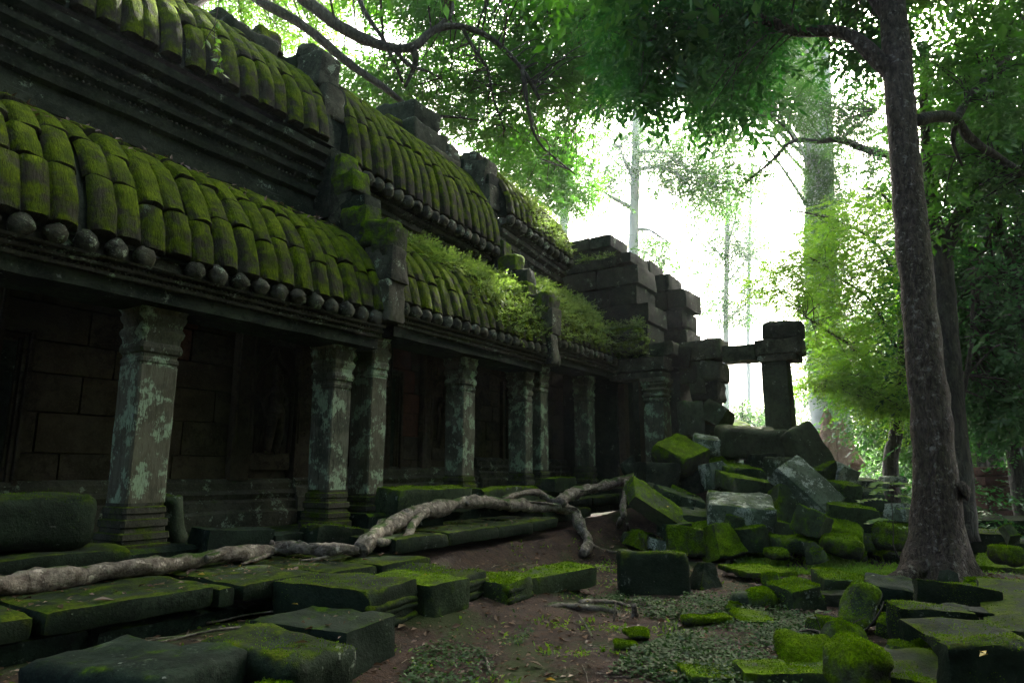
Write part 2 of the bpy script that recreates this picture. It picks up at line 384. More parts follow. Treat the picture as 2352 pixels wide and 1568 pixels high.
# ------------------------------------------------------------------ the long gallery
TEM = empty('temple_gallery', (8, 8.4, .5), 'long ruined stone temple gallery with mossy ribbed roofs and a row of square columns', 'temple')
SECT = [dict(x0=-.6, x1=7.62, fl=.75, ev=3.66, ue=7.25, us=0., hs=.80), dict(x0=7.98, x1=12.78, fl=.95, ev=3.93, ue=7.05, us=-.05, hs=1.),
        dict(x0=13.2, x1=16.55, fl=1.18, ev=4.2, ue=7.82, us=-.10, hs=.8)]
LOW = np.array([(7.42, 0), (7.56, .5), (7.86, 1.02), (8.35, 1.48), (9.1, 1.85)])
UPP = np.array([(8.70, 0), (8.80, .65), (9.08, 1.3), (9.50, 1.88), (9.98, 2.3), (10.55, 2.5)])
def arcpts(P, n):
    C = curve(P, 12); s = np.r_[0, np.cumsum(np.linalg.norm(np.diff(C, axis=0), axis=1))]
    t = np.linspace(0, s[-1], n); return np.column_stack([np.interp(t, s, C[:, k]) for k in range(C.shape[1])])
LOWC, UPPC = arcpts(LOW, 61), arcpts(UPP, 61)
def rib_mesh(name, C, a, b, w, seed, hgt=.085, na=6, nb=6, lip=.008):
    """one curved roof stone: a rounded rib between two points of the vault curve"""
    t = np.linspace(a, b, nb + 1) * (len(C) - 1); idx = np.arange(len(C))
    y = np.interp(t, idx, C[:, 0]); z = np.interp(t, idx, C[:, 1]); ty = np.gradient(y); tz = np.gradient(z)
    L = np.hypot(ty, tz); ny, nz = -tz / L, ty / L
    u = np.linspace(-1, 1, na + 1); prof = hgt * np.sqrt(np.clip(1 - (np.abs(u) ** 3.0), 0, 1)); prof[0] = prof[-1] = -.012
    us = u * (w / 2) * np.where(np.abs(u) == 1, .99, .985)
    V = []; s = np.linspace(0, 1, nb + 1)
    if nb > 3: e = .012; s[0], s[-1] = 0, 1; s[1] = e; s[-2] = 1 - e; s[2:-2] = np.linspace(e, 1 - e, nb - 1)[1:-1]
    t = (a + (b - a) * s) * (len(C) - 1); y = np.interp(t, idx, C[:, 0]); z = np.interp(t, idx, C[:, 1]); rnd = np.zeros(nb + 1); rnd[0] = rnd[-1] = -.012; rnd[1:-1] = lip * (1 - s[1:-1])
    q = np.clip(t, 1, len(C) - 2); ty = np.interp(q + 1, idx, C[:, 0]) - np.interp(q - 1, idx, C[:, 0]); tz = np.interp(q + 1, idx, C[:, 1]) - np.interp(q - 1, idx, C[:, 1]); L = np.hypot(ty, tz); ny, nz = -tz / L, ty / L
    for i in range(nb + 1):
        h = prof + rnd[i] * (prof > 0); V.append(np.column_stack((us, y[i] + ny[i] * h, z[i] + nz[i] * h)))
    for i in (0, nb):               # end faces reach down to the bedding
        V.append(np.column_stack((us, y[i] - ny[i] * .05 + 0 * us, z[i] - nz[i] * .05 + 0 * us)))
    V = np.concatenate(V); n = na + 1; k = n * (nb + 1)
    d = fbm(V + seed * 5.1, 5, seed, 3) * .020; V[:k, 1] += (d * -.7)[:k]; V[:k, 2] += (d * .7)[:k]
    F = [(i * n + j, i * n + j + 1, (i + 1) * n + j + 1, (i + 1) * n + j) for i in range(nb) for j in range(na)]
    F += [(k + j, k + j + 1, j + 1, j) for j in range(na)] + [(nb * n + j, nb * n + j + 1, k + n + j + 1, k + n + j) for j in range(na)]
    return V, F
def roof(part, C, s, zb, zs, nrow, pitch, single, seed, hs=1., mat='roof', x0=None, x1=None, hgt=.085):
    x0 = s['x0'] if x0 is None else x0; x1 = s['x1'] if x1 is None else x1
    C = C.copy(); C[:, 1] *= hs; rng = random.Random(seed)
    zf = lambda x: zb + zs * (x - s['x0'])
    back = np.column_stack((C[::5, 0] + .04, C[::5, 1] - .05)); prof = np.vstack((back, [(back[-1, 0], back[-1, 1] - .25), (back[-1, 0] - .3, back[-1, 1] - .3), (C[20, 0] + .35, C[20, 1] - .2), (C[0, 0] + .35, 0)]))
    V, F = prism(prof, x0, x1, 6, seed, .004, zf); core = putw(part, V, F, M['dark'], TEM)
    nv = 5; var = []
    for v in range(nv):
        cuts = [0] + [min(.97, max(.03, (k + rng.uniform(-.22, .22)) / nrow)) for k in range(1, nrow)] + [1]
        row = []
        for r in range(nrow):
            row.append(rib_mesh('roof_stone', C, cuts[r] + (.002 if r else 0), cuts[r + 1] - .002, pitch, seed + v * 10 + r, hgt, 8, 7 if nrow > 3 else 9))
        var.append(row)
    if single: ms = [[mesh('roof_stone', V, F, M[mat], True, 50) for V, F in row] for row in var]
    acc = MB(); n = int(round((x1 - x0) / pitch))
    for k in range(n):
        x = x0 + pitch * (k + .5); v = rng.randrange(nv); dz = rng.uniform(-.008, .008)
        for r in range(nrow):
            if single:
                o = put('roof_stone', ms[v][r], core, rot=(rng.uniform(-.002, .002), rng.uniform(-.008, .008), rng.uniform(-.006, .006)))
                o.location = Vector((x, 0, zf(x) + dz)) - wloc(core)
            else:
                V, F = var[v][r]; acc.add(V + (x, 0, zf(x) + dz), F)
    if not single:
        V = np.concatenate(acc.V); putw('roof_stones', V, acc.F, M[mat], core, kind='stuff', sharp=50)
    return core
def bud_mesh(seed, w=.13, h=.17):
    V = []; F = []; na, nb = 15, 8
    for i in range(nb + 1):
        t = i / nb; r = w * math.sin(math.pi * (.12 + .80 * t)) ** .7 * (1 if t < .5 else 1 - .25 * (t - .5))
        for j in range(na):
            a = 2 * math.pi * j / na; f = 1 + .13 * abs(math.cos(2.5 * a)) - .1 * (t > .8); V.append((r * f * math.cos(a), r * f * math.sin(a), -h + 2 * h * t))
    for i in range(nb):
        for j in range(na): F.append((i * na + j, i * na + (j + 1) % na, (i + 1) * na + (j + 1) % na, (i + 1) * na + j))
    F.append(tuple(range(na))[::-1]); F.append(tuple(nb * na + j for j in range(na)))
    V = np.array(V); V += (fbm(V + seed, 8, seed, 3) * .022)[:, None]
    return V, F
BUDS = [mesh('lotus_bud', *bud_mesh(k), M['cornice'], True) for k in range(4)]
def bead_row(x0, x1, y, z, r, pitch, parent, zf=None, name='bead_moulding'):
    ico = MB(); n = int((x1 - x0) / pitch)
    a = np.linspace(0, 2 * math.pi, 6, endpoint=False); pts = [(0, 0, r)] + [(r * .9 * math.cos(t), r * .9 * math.sin(t), 0) for t in a] + [(0, 0, -r)]
    fs = [(0, 1 + j, 1 + (j + 1) % 6) for j in range(6)] + [(7, 1 + (j + 1) % 6, 1 + j) for j in range(6)]
    for k in range(n):
        x = x0 + pitch * (k + .5); ico.add(np.array(pts) + (x, y, z + (zf(x) if zf else 0)), fs)
    putw(name, np.concatenate(ico.V), ico.F, M['cornice'], parent, kind='stuff', sharp=None)
def eave(s, seed, pitch):
    z = s['ev']; P = [(7.62, 0), (7.42, 0), (7.40, .05), (7.46, .07), (7.46, .10), (7.38, .12), (7.36, .16), (7.44, .18), (7.42, .22), (7.33, .235), (7.31, .27), (7.40, .29), (7.50, .30), (7.52, .62), (8.1, .62), (8.1, 0)]
    P = [(a, z + b * .65) for a, b in P]; n = int((s['x1'] - s['x0']) * 4)
    V, F = prism(P, s['x0'], s['x1'], n, seed, .008); c = putw('eave_cornice', V, F, M['cornice'], TEM, sharp=38)
    bead_row(s['x0'], s['x1'], 7.425, z + .055, .022, .06, c); bead_row(s['x0'], s['x1'], 7.395, z + .125, .022, .06, c)
    V, F = prism([(7.5, z - .16), (8.25, z - .16), (8.25, z + .02), (7.5, z + .02)], s['x0'], s['x1'], n, seed + 3, .008); putw('architrave', V, F, M['dark'], TEM)
    rng = random.Random(seed)
    for k in range(int(round((s['x1'] - s['x0']) / pitch))):
        x = s['x0'] + pitch * (k + .5)
        if x < 1.6 or rng.random() < .1: continue
        o = put('lotus_bud', BUDS[rng.randrange(4)], c, rot=(rng.uniform(-.1, .1), 0, rng.uniform(-3, 3))); o.scale = (.84, .85, rng.uniform(.66, .82))
        o.location = Vector((x, 7.43, z + .315)) - wloc(c)
    return c
def upper_wall(s, seed, pitch, buds):
    z = s['ue']; zf = lambda x: s['us'] * (x - s['x0']); low = s['ev'] + 2.0
    H = z - low
    P = [(9.35, 0), (9.1, 0), (9.08, .10 * H), (9.14, .12 * H), (9.14, .2 * H), (9.06, .22 * H), (9.05, .30 * H), (9.12, .32 * H), (9.12, .44 * H), (9.03, .46 * H), (9.0, .52 * H), (9.08, .54 * H), (9.08, .60 * H), (8.96, .63 * H),
         (8.94, .69 * H), (9.02, .70 * H), (9.0, .75 * H), (8.86, .78 * H), (8.84, .83 * H), (8.92, .84 * H), (8.92, .88 * H), (8.76, .90 * H), (8.74, .97 * H), (8.86, H), (9.35, H)]
    P = [(a, low + b) for a, b in P]; n = int((s['x1'] - s['x0']) * 4)
    V, F = prism(P, s['x0'], s['x1'], n, seed, .012, zf); c = putw('upper_cornice', V, F, M['cornice' if buds else 'dark'], TEM, sharp=38)
    for q, rr in ((.57, .022), (.725, .02), (.86, .022)): bead_row(s['x0'] if s['x0'] > 0 else 2, s['x1'], 9.03 - (q - .5) * .35, low + q * H, rr, .075, c, zf)
    rng = random.Random(seed)
    if buds:
        for k in range(int(round((s['x1'] - s['x0']) / pitch))):
            x = s['x0'] + pitch * (k + .5)
            o = put('lotus_bud', BUDS[rng.randrange(4)], c, rot=(rng.uniform(-.1, .1), 0, rng.uniform(-3, 3))); o.scale = (1., .9, rng.uniform(.75, .9))
            o.location = Vector((x, 8.72, z - .03 + zf(x))) - wloc(c)
for i, s in enumerate(SECT):
    p = (.305, .285, .285)[i]
    eave(s, 11 + i, p); upper_wall(s, 21 + i, p, i > 0)
    roof('lower_roof', LOWC, s, s['ev'] + .40, 0, 4, p, i < 2, 31 + i, 1, x0=1.33 if i == 0 else None, hgt=(.085, .07, .07)[i])
    roof('upper_roof', UPPC, s, s['ue'] + .08, s['us'], 3 if i < 2 else 5, p, i < 2, 41 + i, s['hs'], x0=2.29 if i == 0 else None, hgt=.085)

CAPP = [(0, 1.0), (.03, 1.0), (.05, 1.06), (.10, 1.06), (.12, 1.0), (.17, 1.0), (.19, 1.1), (.25, 1.16), (.31, 1.1), (.33, 1.03), (.40, 1.05), (.44, 1.14), (.50, 1.2), (.55, 1.12), (.57, 1.06), (.63, 1.1), (.67, 1.2), (.73, 1.24), (.75, 1.17), (.80, 1.2), (.84, 1.3), (1, 1.32)]
BASP = [(0, 1.38), (.26, 1.36), (.28, 1.24), (.34, 1.24), (.36, 1.3), (.46, 1.28), (.48, 1.14), (.56, 1.12), (.58, 1.2), (.70, 1.2), (.72, 1.08), (.80, 1.06), (.82, 1.12), (.92, 1.1), (.94, 1.0), (1, 1.0)]
def column(x, y, w, z0, z1, seed, ay=1., ax=1., lab=None, pl=.0):
    hw = w / 2; hb, hc = .62, .82
    zz = np.linspace(z0 + hb, z1 - hc, 9); V, F = square_turn([(z, hw * (1 + .01 * math.sin(z * 3))) for z in zz], .1, ax, ay, seed, .008)
    c = putw('column', V + (x, y, 0), F, M['column'], TEM, label=lab, sharp=30)
    V, F = square_turn([(z1 - hc + a * hc, hw * b) for a, b in CAPP], .12, ax, ay, seed + 1, .010); putw('capital', V + (x, y, 0), F, M['column'], c, sharp=30)
    V, F = square_turn([(z0 + a * hb, hw * b) for a, b in BASP], .12, ax, ay, seed + 2, .012); putw('column_base', V + (x, y, 0), F, M['base'], c, sharp=30)
column(4.33, 8.03, .46, .62, 3.64, 1); column(1.45, 8.03, .46, .7, 3.64, 2); column(7.22, 8.05, .38, .7, 3.64, 3, 1.25); column(8.04, 8.06, .36, .62, 3.92, 4, 1.3)
column(10.5, 8.03, .40, .9, 3.92, 5, 1.1); column(12.76, 8.06, .32, .95, 3.92, 6, 1.4); column(13.46, 8.06, .36, 1.0, 4.18, 7, 1.2); column(15.86, 8.03, .38, 1.1, 4.18, 8, 1.1)

# inner wall, its blocks, pilasters and carved niches
rng = random.Random(5)
for i, s in enumerate(SECT):
    z0, z1 = s['fl'] - .3, s['ev'] + 1.9
    x0, x1 = (1.2 if i == 0 else s['x0'] - .4), s['x1'] + (.4, .4, 1.1)[i]
    V, F = prism([(9.5, z0), (9.9, z0), (9.9, z1), (9.5, z1)], x0, x1, 8, i, .004); w = putw('inner_wall', V, F, M['inner'], TEM)
    z = z0; r = 0
    while z < s['ev'] + .5:
        h = rng.uniform(.36, .5); x = x0 - rng.uniform(0, .6)
        while x < x1:
            L = rng.uniform(.7, 1.25); a, b = max(x, x0), min(x + L, x1)
            red = (i == 0 and 4.75 < (a + b) / 2 < 5.9 and 3.15 < z < 3.7) or (i == 1 and 9.6 < (a + b) / 2 < 10.7 and z > 2.2)
            if b - a > .2: stone_at('wall_block', (a + .006, 9.40, z + .005), (b - .006, 9.52, z + h - .005), 'red' if red else 'inner', w, r * 7 + i, amp=.006, chips=1, r=.014, seg=.3)
            x += L; r += 1
        z += h
    # moulded dado along the foot of the wall
    P = [(9.45, z0), (9.12, z0), (9.12, s['fl'] + .22), (9.18, s['fl'] + .26), (9.18, s['fl'] + .38), (9.24, s['fl'] + .42), (9.2, s['fl'] + .5), (9.28, s['fl'] + .56), (9.28, s['fl'] + .66), (9.33, s['fl'] + .72), (9.45, s['fl'] + .74)]
    V, F = prism(P, x0, x1, 16, 70 + i, .01); putw('wall_footing', V, F, M['cornice'], TEM, sharp=35)
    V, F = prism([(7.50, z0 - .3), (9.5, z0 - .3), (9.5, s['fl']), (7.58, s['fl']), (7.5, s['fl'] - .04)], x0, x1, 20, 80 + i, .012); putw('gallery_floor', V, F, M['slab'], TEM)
def pilaster(x, w, z0, z1, seed, y=9.26):
    p = stone_at('pilaster', (x - w / 2, y, z0), (x + w / 2, 9.41, z1), 'inner', TEM, seed, amp=.006, r=.02, seg=.25)
    mb = MB()                       # scrolled foliage carved in a strip on its face
    for k in range(int((z1 - z0 - .9) / .16)):
        z = z0 + .75 + k * .16; sg = 1 if k % 2 else -1
        t = np.linspace(0, 4.6, 10); rr = .062 * (1 - t / 6.2)
        mb.add(*tube(np.column_stack((x + sg * .015 + rr * np.cos(t) * sg, np.full(10, y - .004), z + rr * np.sin(t))), .011, 5))
    for sx in (-1, 1): mb.add(*tube([(x + sx * w * .36, y, z0 + .6), (x + sx * w * .36, y, z1 - .2)], .018, 5))
    putw('carved_scrolls', np.concatenate(mb.V), mb.F, M['inner'], p, kind='stuff')
for k, (x, w, s) in enumerate(((6.55, .34, 0), (7.75, .36, 0), (3.05, .4, 0), (9.05, .3, 1), (9.75, .26, 1), (11.0, .3, 1), (12.2, .3, 1), (14.3, .3, 2), (15.4, .3, 2))):
    pilaster(x, w, SECT[s]['fl'] + .7, SECT[s]['ev'] + .3, 300 + k)
def frame(x0, x1, z0, z1, seed, y=9.38):
    """stepped door frame carved round a dark recess"""
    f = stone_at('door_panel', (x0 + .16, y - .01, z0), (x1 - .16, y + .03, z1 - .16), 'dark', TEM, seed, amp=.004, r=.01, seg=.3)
    for k, (i, dd, w) in enumerate(((0, .09, .06), (.07, .06, .05), (.125, .03, .04))):
        for lo, hi in (((x0 + i, z0), (x0 + i + w, z1)), ((x1 - i - w, z0), (x1 - i, z1)), ((x0 + i + w, z1 - i - w), (x1 - i - w, z1 - i))):
            stone_at('frame_moulding', (lo[0], y - dd, lo[1]), (hi[0], y + .02, hi[1]), 'inner', f, seed + k, amp=.004, r=.012, seg=.3, chips=1)
frame(2.55, 3.6, .9, 3.3, 350); frame(9.3, 10.25, 1.3, 3.6, 360); frame(11.95, 12.65, 1.4, 3.5, 370); frame(13.9, 14.6, 1.5, 3.8, 380)
def devata(x, z, h, seed, y=9.36):
    """carved dancing-girl relief in a pointed niche"""
    n = stone_at('relief_niche', (x - .30 * h, y - .04, z - .22 * h), (x + .30 * h, 9.45, z - .02), 'inner', TEM, seed, amp=.006, r=.02)
    t = np.linspace(0, 1, 15); a = np.column_stack((np.where(t < .5, -.30, .30) * h, 0 * t, 0 * t)); 
    pts = [(-.29, 0), (-.30, .5), (-.29, .9), (-.2, 1.08), (-.07, 1.18), (0, 1.32), (.07, 1.18), (.2, 1.08), (.29, .9), (.30, .5), (.29, 0)]
    V, F = tube(curve([(x + p * h, y, z + q * h) for p, q in pts], 4), .03 * h, 6, seed, .1); putw('niche_arch', V, F, M['inner'], n)
    bm = MB(); c = lambda p, q, d=0.: (x + p * h, y - d * h, z + q * h)
    bm.add(*tube(curve([c(-.055, 0, .03), c(-.06, .12, .05), c(-.065, .27, .07), c(-.045, .46, .07)], 4), np.linspace(.045, .085, 13) * h, 8))
    bm.add(*tube(curve([c(.055, 0, .03), c(.06, .12, .05), c(.065, .27, .07), c(.045, .46, .07)], 4), np.linspace(.045, .085, 13) * h, 8))
    bm.add(*tube(curve([c(0, .44, .06), c(.005, .52, .07), c(0, .60, .06), c(-.005, .70, .07), c(0, .77, .06), c(0, .82, .05)], 4), np.interp(np.linspace(0, 1, 21), [0, .15, .4, .65, .85, 1], [.09, .115, .075, .11, .09, .035]) * h, 10))
    bm.add(*tube(curve([c(0, .80, .07), c(0, .84, .08), c(0, .90, .085), c(0, .955, .07), c(0, 1.0, .05), c(0, 1.1, .04)], 4), np.interp(np.linspace(0, 1, 21), [0, .2, .45, .65, .8, 1], [.03, .055, .068, .06, .05, .012]) * h, 10))
    bm.add(*tube(curve([c(-.10, .76, .05), c(-.165, .64, .05), c(-.15, .50, .06), c(-.12, .40, .06)], 4), np.linspace(.036, .022, 13) * h, 7))
    bm.add(*tube(curve([c(.10, .76, .05), c(.17, .66, .05), c(.12, .58, .08), c(.05, .60, .10)], 4), np.linspace(.036, .022, 13) * h, 7))
    for sx in (-1, 1): bm.add(*tube([c(sx * .055, .0, .03), c(sx * .12, -.005, .05)], [.035 * h, .02 * h], 6))
    bm.add(*tube(curve([c(-.10, .46, .05), c(-.15, .28, .04), c(-.17, .1, .02)], 4), np.linspace(.03, .014, 9) * h, 5))
    bm.add(*tube(curve([c(.10, .46, .05), c(.15, .28, .04), c(.17, .1, .02)], 4), np.linspace(.03, .014, 9) * h, 5))
    putw('relief_figure', np.concatenate(bm.V), bm.F, M['inner'], n)
devata(7.14, 1.9, 1.3, 901); devata(11.6, 2.1, 1.25, 902); devata(14.85, 2.35, 1.2, 903)

# gables across the roofs where the gallery steps up
def gable(x, th, stones, lab):
    c = None
    for k, (y, z, w, h, m, rot) in enumerate(stones):
        d = (-.05 if k % 2 else .0)
        lo, hi = (x + d, y - w / 2, z - h / 2), (x + th + d, y + w / 2, z + h / 2)
        if c is None: c = stone_at('gable', lo, hi, m, TEM, 500 + k + int(x * 10), rot, label=lab) if False else stone_at('gable', lo, hi, m, TEM, 500 + k + int(x * 10), rot, r=.04, amp=.03, chips=5, seg=.08)
        else: stone_at('gable_stone', lo, hi, m, c, 500 + k + int(x * 10), rot, r=.045, amp=.034, chips=6, seg=.08)
LG = [(8.75, 5.3, 1.7, 1.9, 'dark', 0), (9.35, 6.6, 1.2, 1.3, 'dark', 0), (7.95, 4.6, .7, 1.3, 'dark', 0), (8.2, 5.2, .8, 1.0, 'dark', 0), (8.7, 6.1, .9, 1.0, 'dark', 0), (7.62, 4.28, .78, .72, 'cornice', 0), (7.60, 4.94, .74, .62, 'cornice', .03), (7.62, 5.46, .62, .46, 'mossy', -.05), (7.50, 5.3, .34, .62, 'mossy', .2), (8.12, 5.72, .60, .62, 'mossy', .0), (8.55, 6.18, .5, .75, 'cornice', 0),
      (8.42, 6.52, .5, .42, 'mossy', -.1), (8.85, 6.86, .62, .6, 'mossy', -.08), (9.3, 6.85, .5, .8, 'dark', 0)]
UG = [(9.75, 8.1, .9, 1.2, 'dark', 0), (9.36, 7.62, .64, .66, 'cornice', .06), (9.26, 8.28, .66, .68, 'cornice', -.05), (9.42, 8.96, .74, .72, 'cornice', .12), (9.62, 9.42, .52, .40, 'cornice', .3), (10.2, 9.1, .9, .8, 'dark', .1), (10.7, 9.3, .8, .9, 'roof', .3), (10.55, 7.6, 1.2, 1.6, 'dark', 0)]
gable(7.60, .42, LG, ''); gable(7.50, .5, UG, '')
gable(12.8, .42, [(a, b - (.1 if k > 6 else .0), c, d, e, f) for k, (a, b, c, d, e, f) in enumerate(LG)], ''); gable(12.75, .5, UG, '')
for x in (7.55, 12.75): stone_at('gable_core', (x + .03, 8.98, 6.7), (x + .52, 10.7, 8.7 if x < 9 else 8.9), 'dark', TEM, int(x * 40), r=.05, amp=.03)
# loose crowning stones still lying on the ridge
rid = stone_at('ridge_stone', (6.2, 10.1, 9.0), (7.3, 11.3, 9.75), 'dark', TEM, 611, .15, r=.12, amp=.05, chips=6, seg=.1)
for k, (lo, hi, m, rt) in enumerate((((6.5, 10.9, 9.7), (7.4, 12.0, 10.35), 'dark', .1), ((7.0, 10.3, 9.5), (7.6, 11.0, 10.1), 'roof', -.35), ((5.6, 10.3, 8.7), (6.4, 11.4, 9.2), 'roof', .1),
                                 ((11.0, 9.9, 9.2), (12.3, 11.2, 9.9), 'dark', .0), ((11.2, 10.1, 9.85), (12.2, 11.5, 10.6), 'dark', .12), ((12.2, 9.8, 9.1), (12.75, 10.9, 9.75), 'cornice', 0), ((11.4, 9.6, 8.7), (12.5, 10.2, 9.25), 'cornice', .05), ((10.5, 10.3, 9.4), (11.2, 11.3, 9.9), 'roof', 0))):
    stone_at('ridge_stone', lo, hi, m, TEM, 620 + k, rt, r=.1, amp=.045, chips=6, seg=.1)

# ------------------------------------------------------------------ broken masonry beyond the gallery
TOW = empty('ruined_tower', (18, 7.4, .8), 'broken stepped stone tower of big dark blocks at the far end of the gallery', 'ruin')
def course(par, xa, xb, ya, yb, z0, z1, n, seed, mat='dark', nm='stone_block'):
    e = np.linspace(ya, yb, n + 1); r = random.Random(seed)
    for k in range(n):
        j = r.uniform(-.05, .05); stone_at(nm, (xa + r.uniform(-.06, .05), e[k] + .008, z0 + .006), (xb, e[k + 1] - .008, z1 - .006), mat, par, seed * 10 + k, r=.03, amp=.02, chips=4, seg=.14)
for k, a in enumerate(((16.95, 18.4, 6.55, 9.4, 5.58, 6.12, 2), (17.0, 18.4, 6.9, 9.4, 6.14, 6.70, 3), (16.92, 18.4, 6.82, 9.4, 6.72, 7.28, 2), (17.0, 18.3, 6.62, 9.3, 5.0, 5.56, 3), (17.15, 18.3, 6.75, 9.3, 4.4, 4.98, 3),
                       (17.0, 18.2, 7.55, 9.3, 7.3, 7.6, 2), (17.1, 18.4, 7.7, 9.1, 8.0, 8.38, 2), (17.2, 18.4, 8.1, 9.3, 7.62, 7.98, 2), (17.1, 18.5, 7.1, 7.9, 7.42, 7.75, 1))): course(TOW, *a, 700 + k)
for k, a in enumerate(((19, 20.4, 6.15, 7.4, 6.35, 6.95, 2), (19, 20.4, 6.3, 7.4, 5.75, 6.33, 2), (19.05, 20.4, 6.2, 7.4, 5.15, 5.73, 1), (19, 20.4, 6.35, 7.5, 4.5, 5.13, 2), (19.1, 20.3, 6.7, 7.9, 6.97, 7.5, 1), (19.2, 20.3, 7.3, 8.4, 7.52, 8.05, 1), (19.2, 20.3, 7.5, 8.6, 4.5, 7.5, 3), (19, 20.3, 6.2, 8.6, .4, 4.48, 2))): course(TOW, *a, 720 + k)
stone_at('mossy_ledge', (16.75, 6.62, 4.75), (17.1, 7.75, 5.12), 'mossy', TOW, 741, r=.12, amp=.05, chips=4); stone_at('mossy_ledge', (16.7, 6.7, 5.14), (17.1, 7.6, 5.45), 'mossy', TOW, 742, r=.12, amp=.05)
stone_at('back_wall', (17.2, 7.7, .6), (18.4, 9.5, 4.4), 'dark', TOW, 743)
POR = empty('stone_porch', (17.2, 6.9, 1.0), 'dark stone porch with a square column projecting from the far gallery end', 'porch')
stone_at('porch_cornice', (16.75, 6.12, 4.22), (17.5, 7.75, 4.58), 'cornice', POR, 751, r=.03, amp=.015); stone_at('porch_cornice', (16.82, 6.2, 4.02), (17.5, 7.75, 4.20), 'cornice', POR, 752, r=.03, amp=.015)
stone_at('parapet_stone', (16.9, 5.9, 4.6), (17.6, 6.6, 4.98), 'stone', POR, 753, chips=5); stone_at('parapet_stone', (17.3, 5.6, 4.3), (18.2, 6.1, 4.9), 'stone', POR, 754, chips=5, rot=.2); stone_at('parapet_stone', (17.5, 5.35, 3.6), (18.3, 5.75, 4.6), 'rub', POR, 755, chips=5, rot=-.1)
c = stone_at('porch_column', (16.85, 6.22, .8), (17.4, 6.78, 3.4), 'column', POR, 756, r=.03, amp=.008)
V, F = square_turn([(3.4 + a * .62, .27 * b) for a, b in CAPP], .12, 1, 1, 757, .01); o = putw('capital', V + (17.12, 6.5, 0), F, M['column'], c, sharp=30)
stone_at('side_wall', (17.45, 5.95, .6), (18.6, 6.3, 4.2), 'dark', POR, 758); stone_at('door_jamb', (17.3, 6.85, .8), (17.6, 7.1, 4.0), 'inner', POR, 759); stone_at('door_jamb', (17.3, 7.5, .8), (17.6, 7.75, 4.0), 'inner', POR, 760)
GAT = empty('stone_gateway', (17.8, 4.4, .6), 'free-standing stone gateway of a square pillar carrying a broken lintel', 'gateway')
p = stone_at('pillar', (17.5, 3.24, .2), (18.15, 3.86, 4.3), 'stone', GAT, 771, r=.03, amp=.012, seg=.2)
stone_at('pillar_capital', (17.42, 2.98, 4.3), (18.25, 3.92, 4.46), 'cornice', p, 772, r=.02, amp=.01); stone_at('pillar_capital', (17.36, 2.88, 4.47), (18.3, 3.96, 4.84), 'cornice', p, 773, r=.03, amp=.015); stone_at('cap_stone', (17.5, 2.85, 4.85), (18.3, 3.78, 5.32), 'dark', p, 774, r=.1, amp=.04, chips=6)
stone_at('lintel', (17.45, 3.97, 4.36), (18.1, 4.80, 4.80), 'stone', GAT, 775, r=.04, amp=.02, rot=.0); stone_at('lintel', (17.4, 4.82, 4.48), (18.3, 5.95, 5.03), 'stone', GAT, 776, r=.05, amp=.03, chips=4, rot=-.04)
stone_at('corbel', (17.5, 4.86, 3.95), (18.3, 5.5, 4.47), 'rub', GAT, 777, r=.08, amp=.05, chips=6, rot=.1); stone_at('corbel', (17.55, 5.0, 3.4), (18.3, 5.75, 3.98), 'dark', GAT, 778, r=.08, amp=.05, chips=6, rot=-.05); stone_at('corbel', (17.5, 5.5, 3.9), (18.3, 6.0, 4.47), 'stone', GAT, 779, chips=5, r=.06, amp=.03)
stone_at('pier', (17.7, 5.1, .3), (18.4, 5.9, 3.4), 'dark', GAT, 780, r=.05, amp=.03, chips=4)

# ------------------------------------------------------------------ the terrace and its steps
TER = empty('stone_terrace', (5, 6.6, .3), 'low stepped terrace of long mossy slabs in front of the columns', 'terrace')
rng = random.Random(8)
def slab_run(pts, joints, y1, th, mat, seed, z):
    for k in range(len(joints) - 1):
        a, b = joints[k], joints[k + 1]; f = lambda x: np.interp(x, [p[0] for p in pts], [p[1] for p in pts])
        y0 = (f(a) + f(b)) / 2; dz = rng.uniform(-.015, .015)
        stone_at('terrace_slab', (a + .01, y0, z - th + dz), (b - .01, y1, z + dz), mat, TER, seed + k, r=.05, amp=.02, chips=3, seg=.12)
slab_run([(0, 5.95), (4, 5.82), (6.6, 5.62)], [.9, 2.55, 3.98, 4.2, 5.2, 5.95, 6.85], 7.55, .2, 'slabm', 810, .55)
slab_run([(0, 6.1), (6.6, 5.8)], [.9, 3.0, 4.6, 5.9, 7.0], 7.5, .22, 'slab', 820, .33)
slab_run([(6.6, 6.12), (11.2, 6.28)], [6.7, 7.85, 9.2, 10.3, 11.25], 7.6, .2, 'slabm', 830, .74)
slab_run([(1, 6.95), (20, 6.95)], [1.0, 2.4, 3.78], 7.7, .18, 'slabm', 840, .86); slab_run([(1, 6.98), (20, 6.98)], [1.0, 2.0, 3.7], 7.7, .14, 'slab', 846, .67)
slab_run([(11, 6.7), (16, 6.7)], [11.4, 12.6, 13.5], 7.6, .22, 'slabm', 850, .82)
slab_run([(11, 7.0), (16, 7.0)], [11.3, 12.9, 14.2, 15.6, 16.8], 7.7, .22, 'slabm', 855, 1.02)
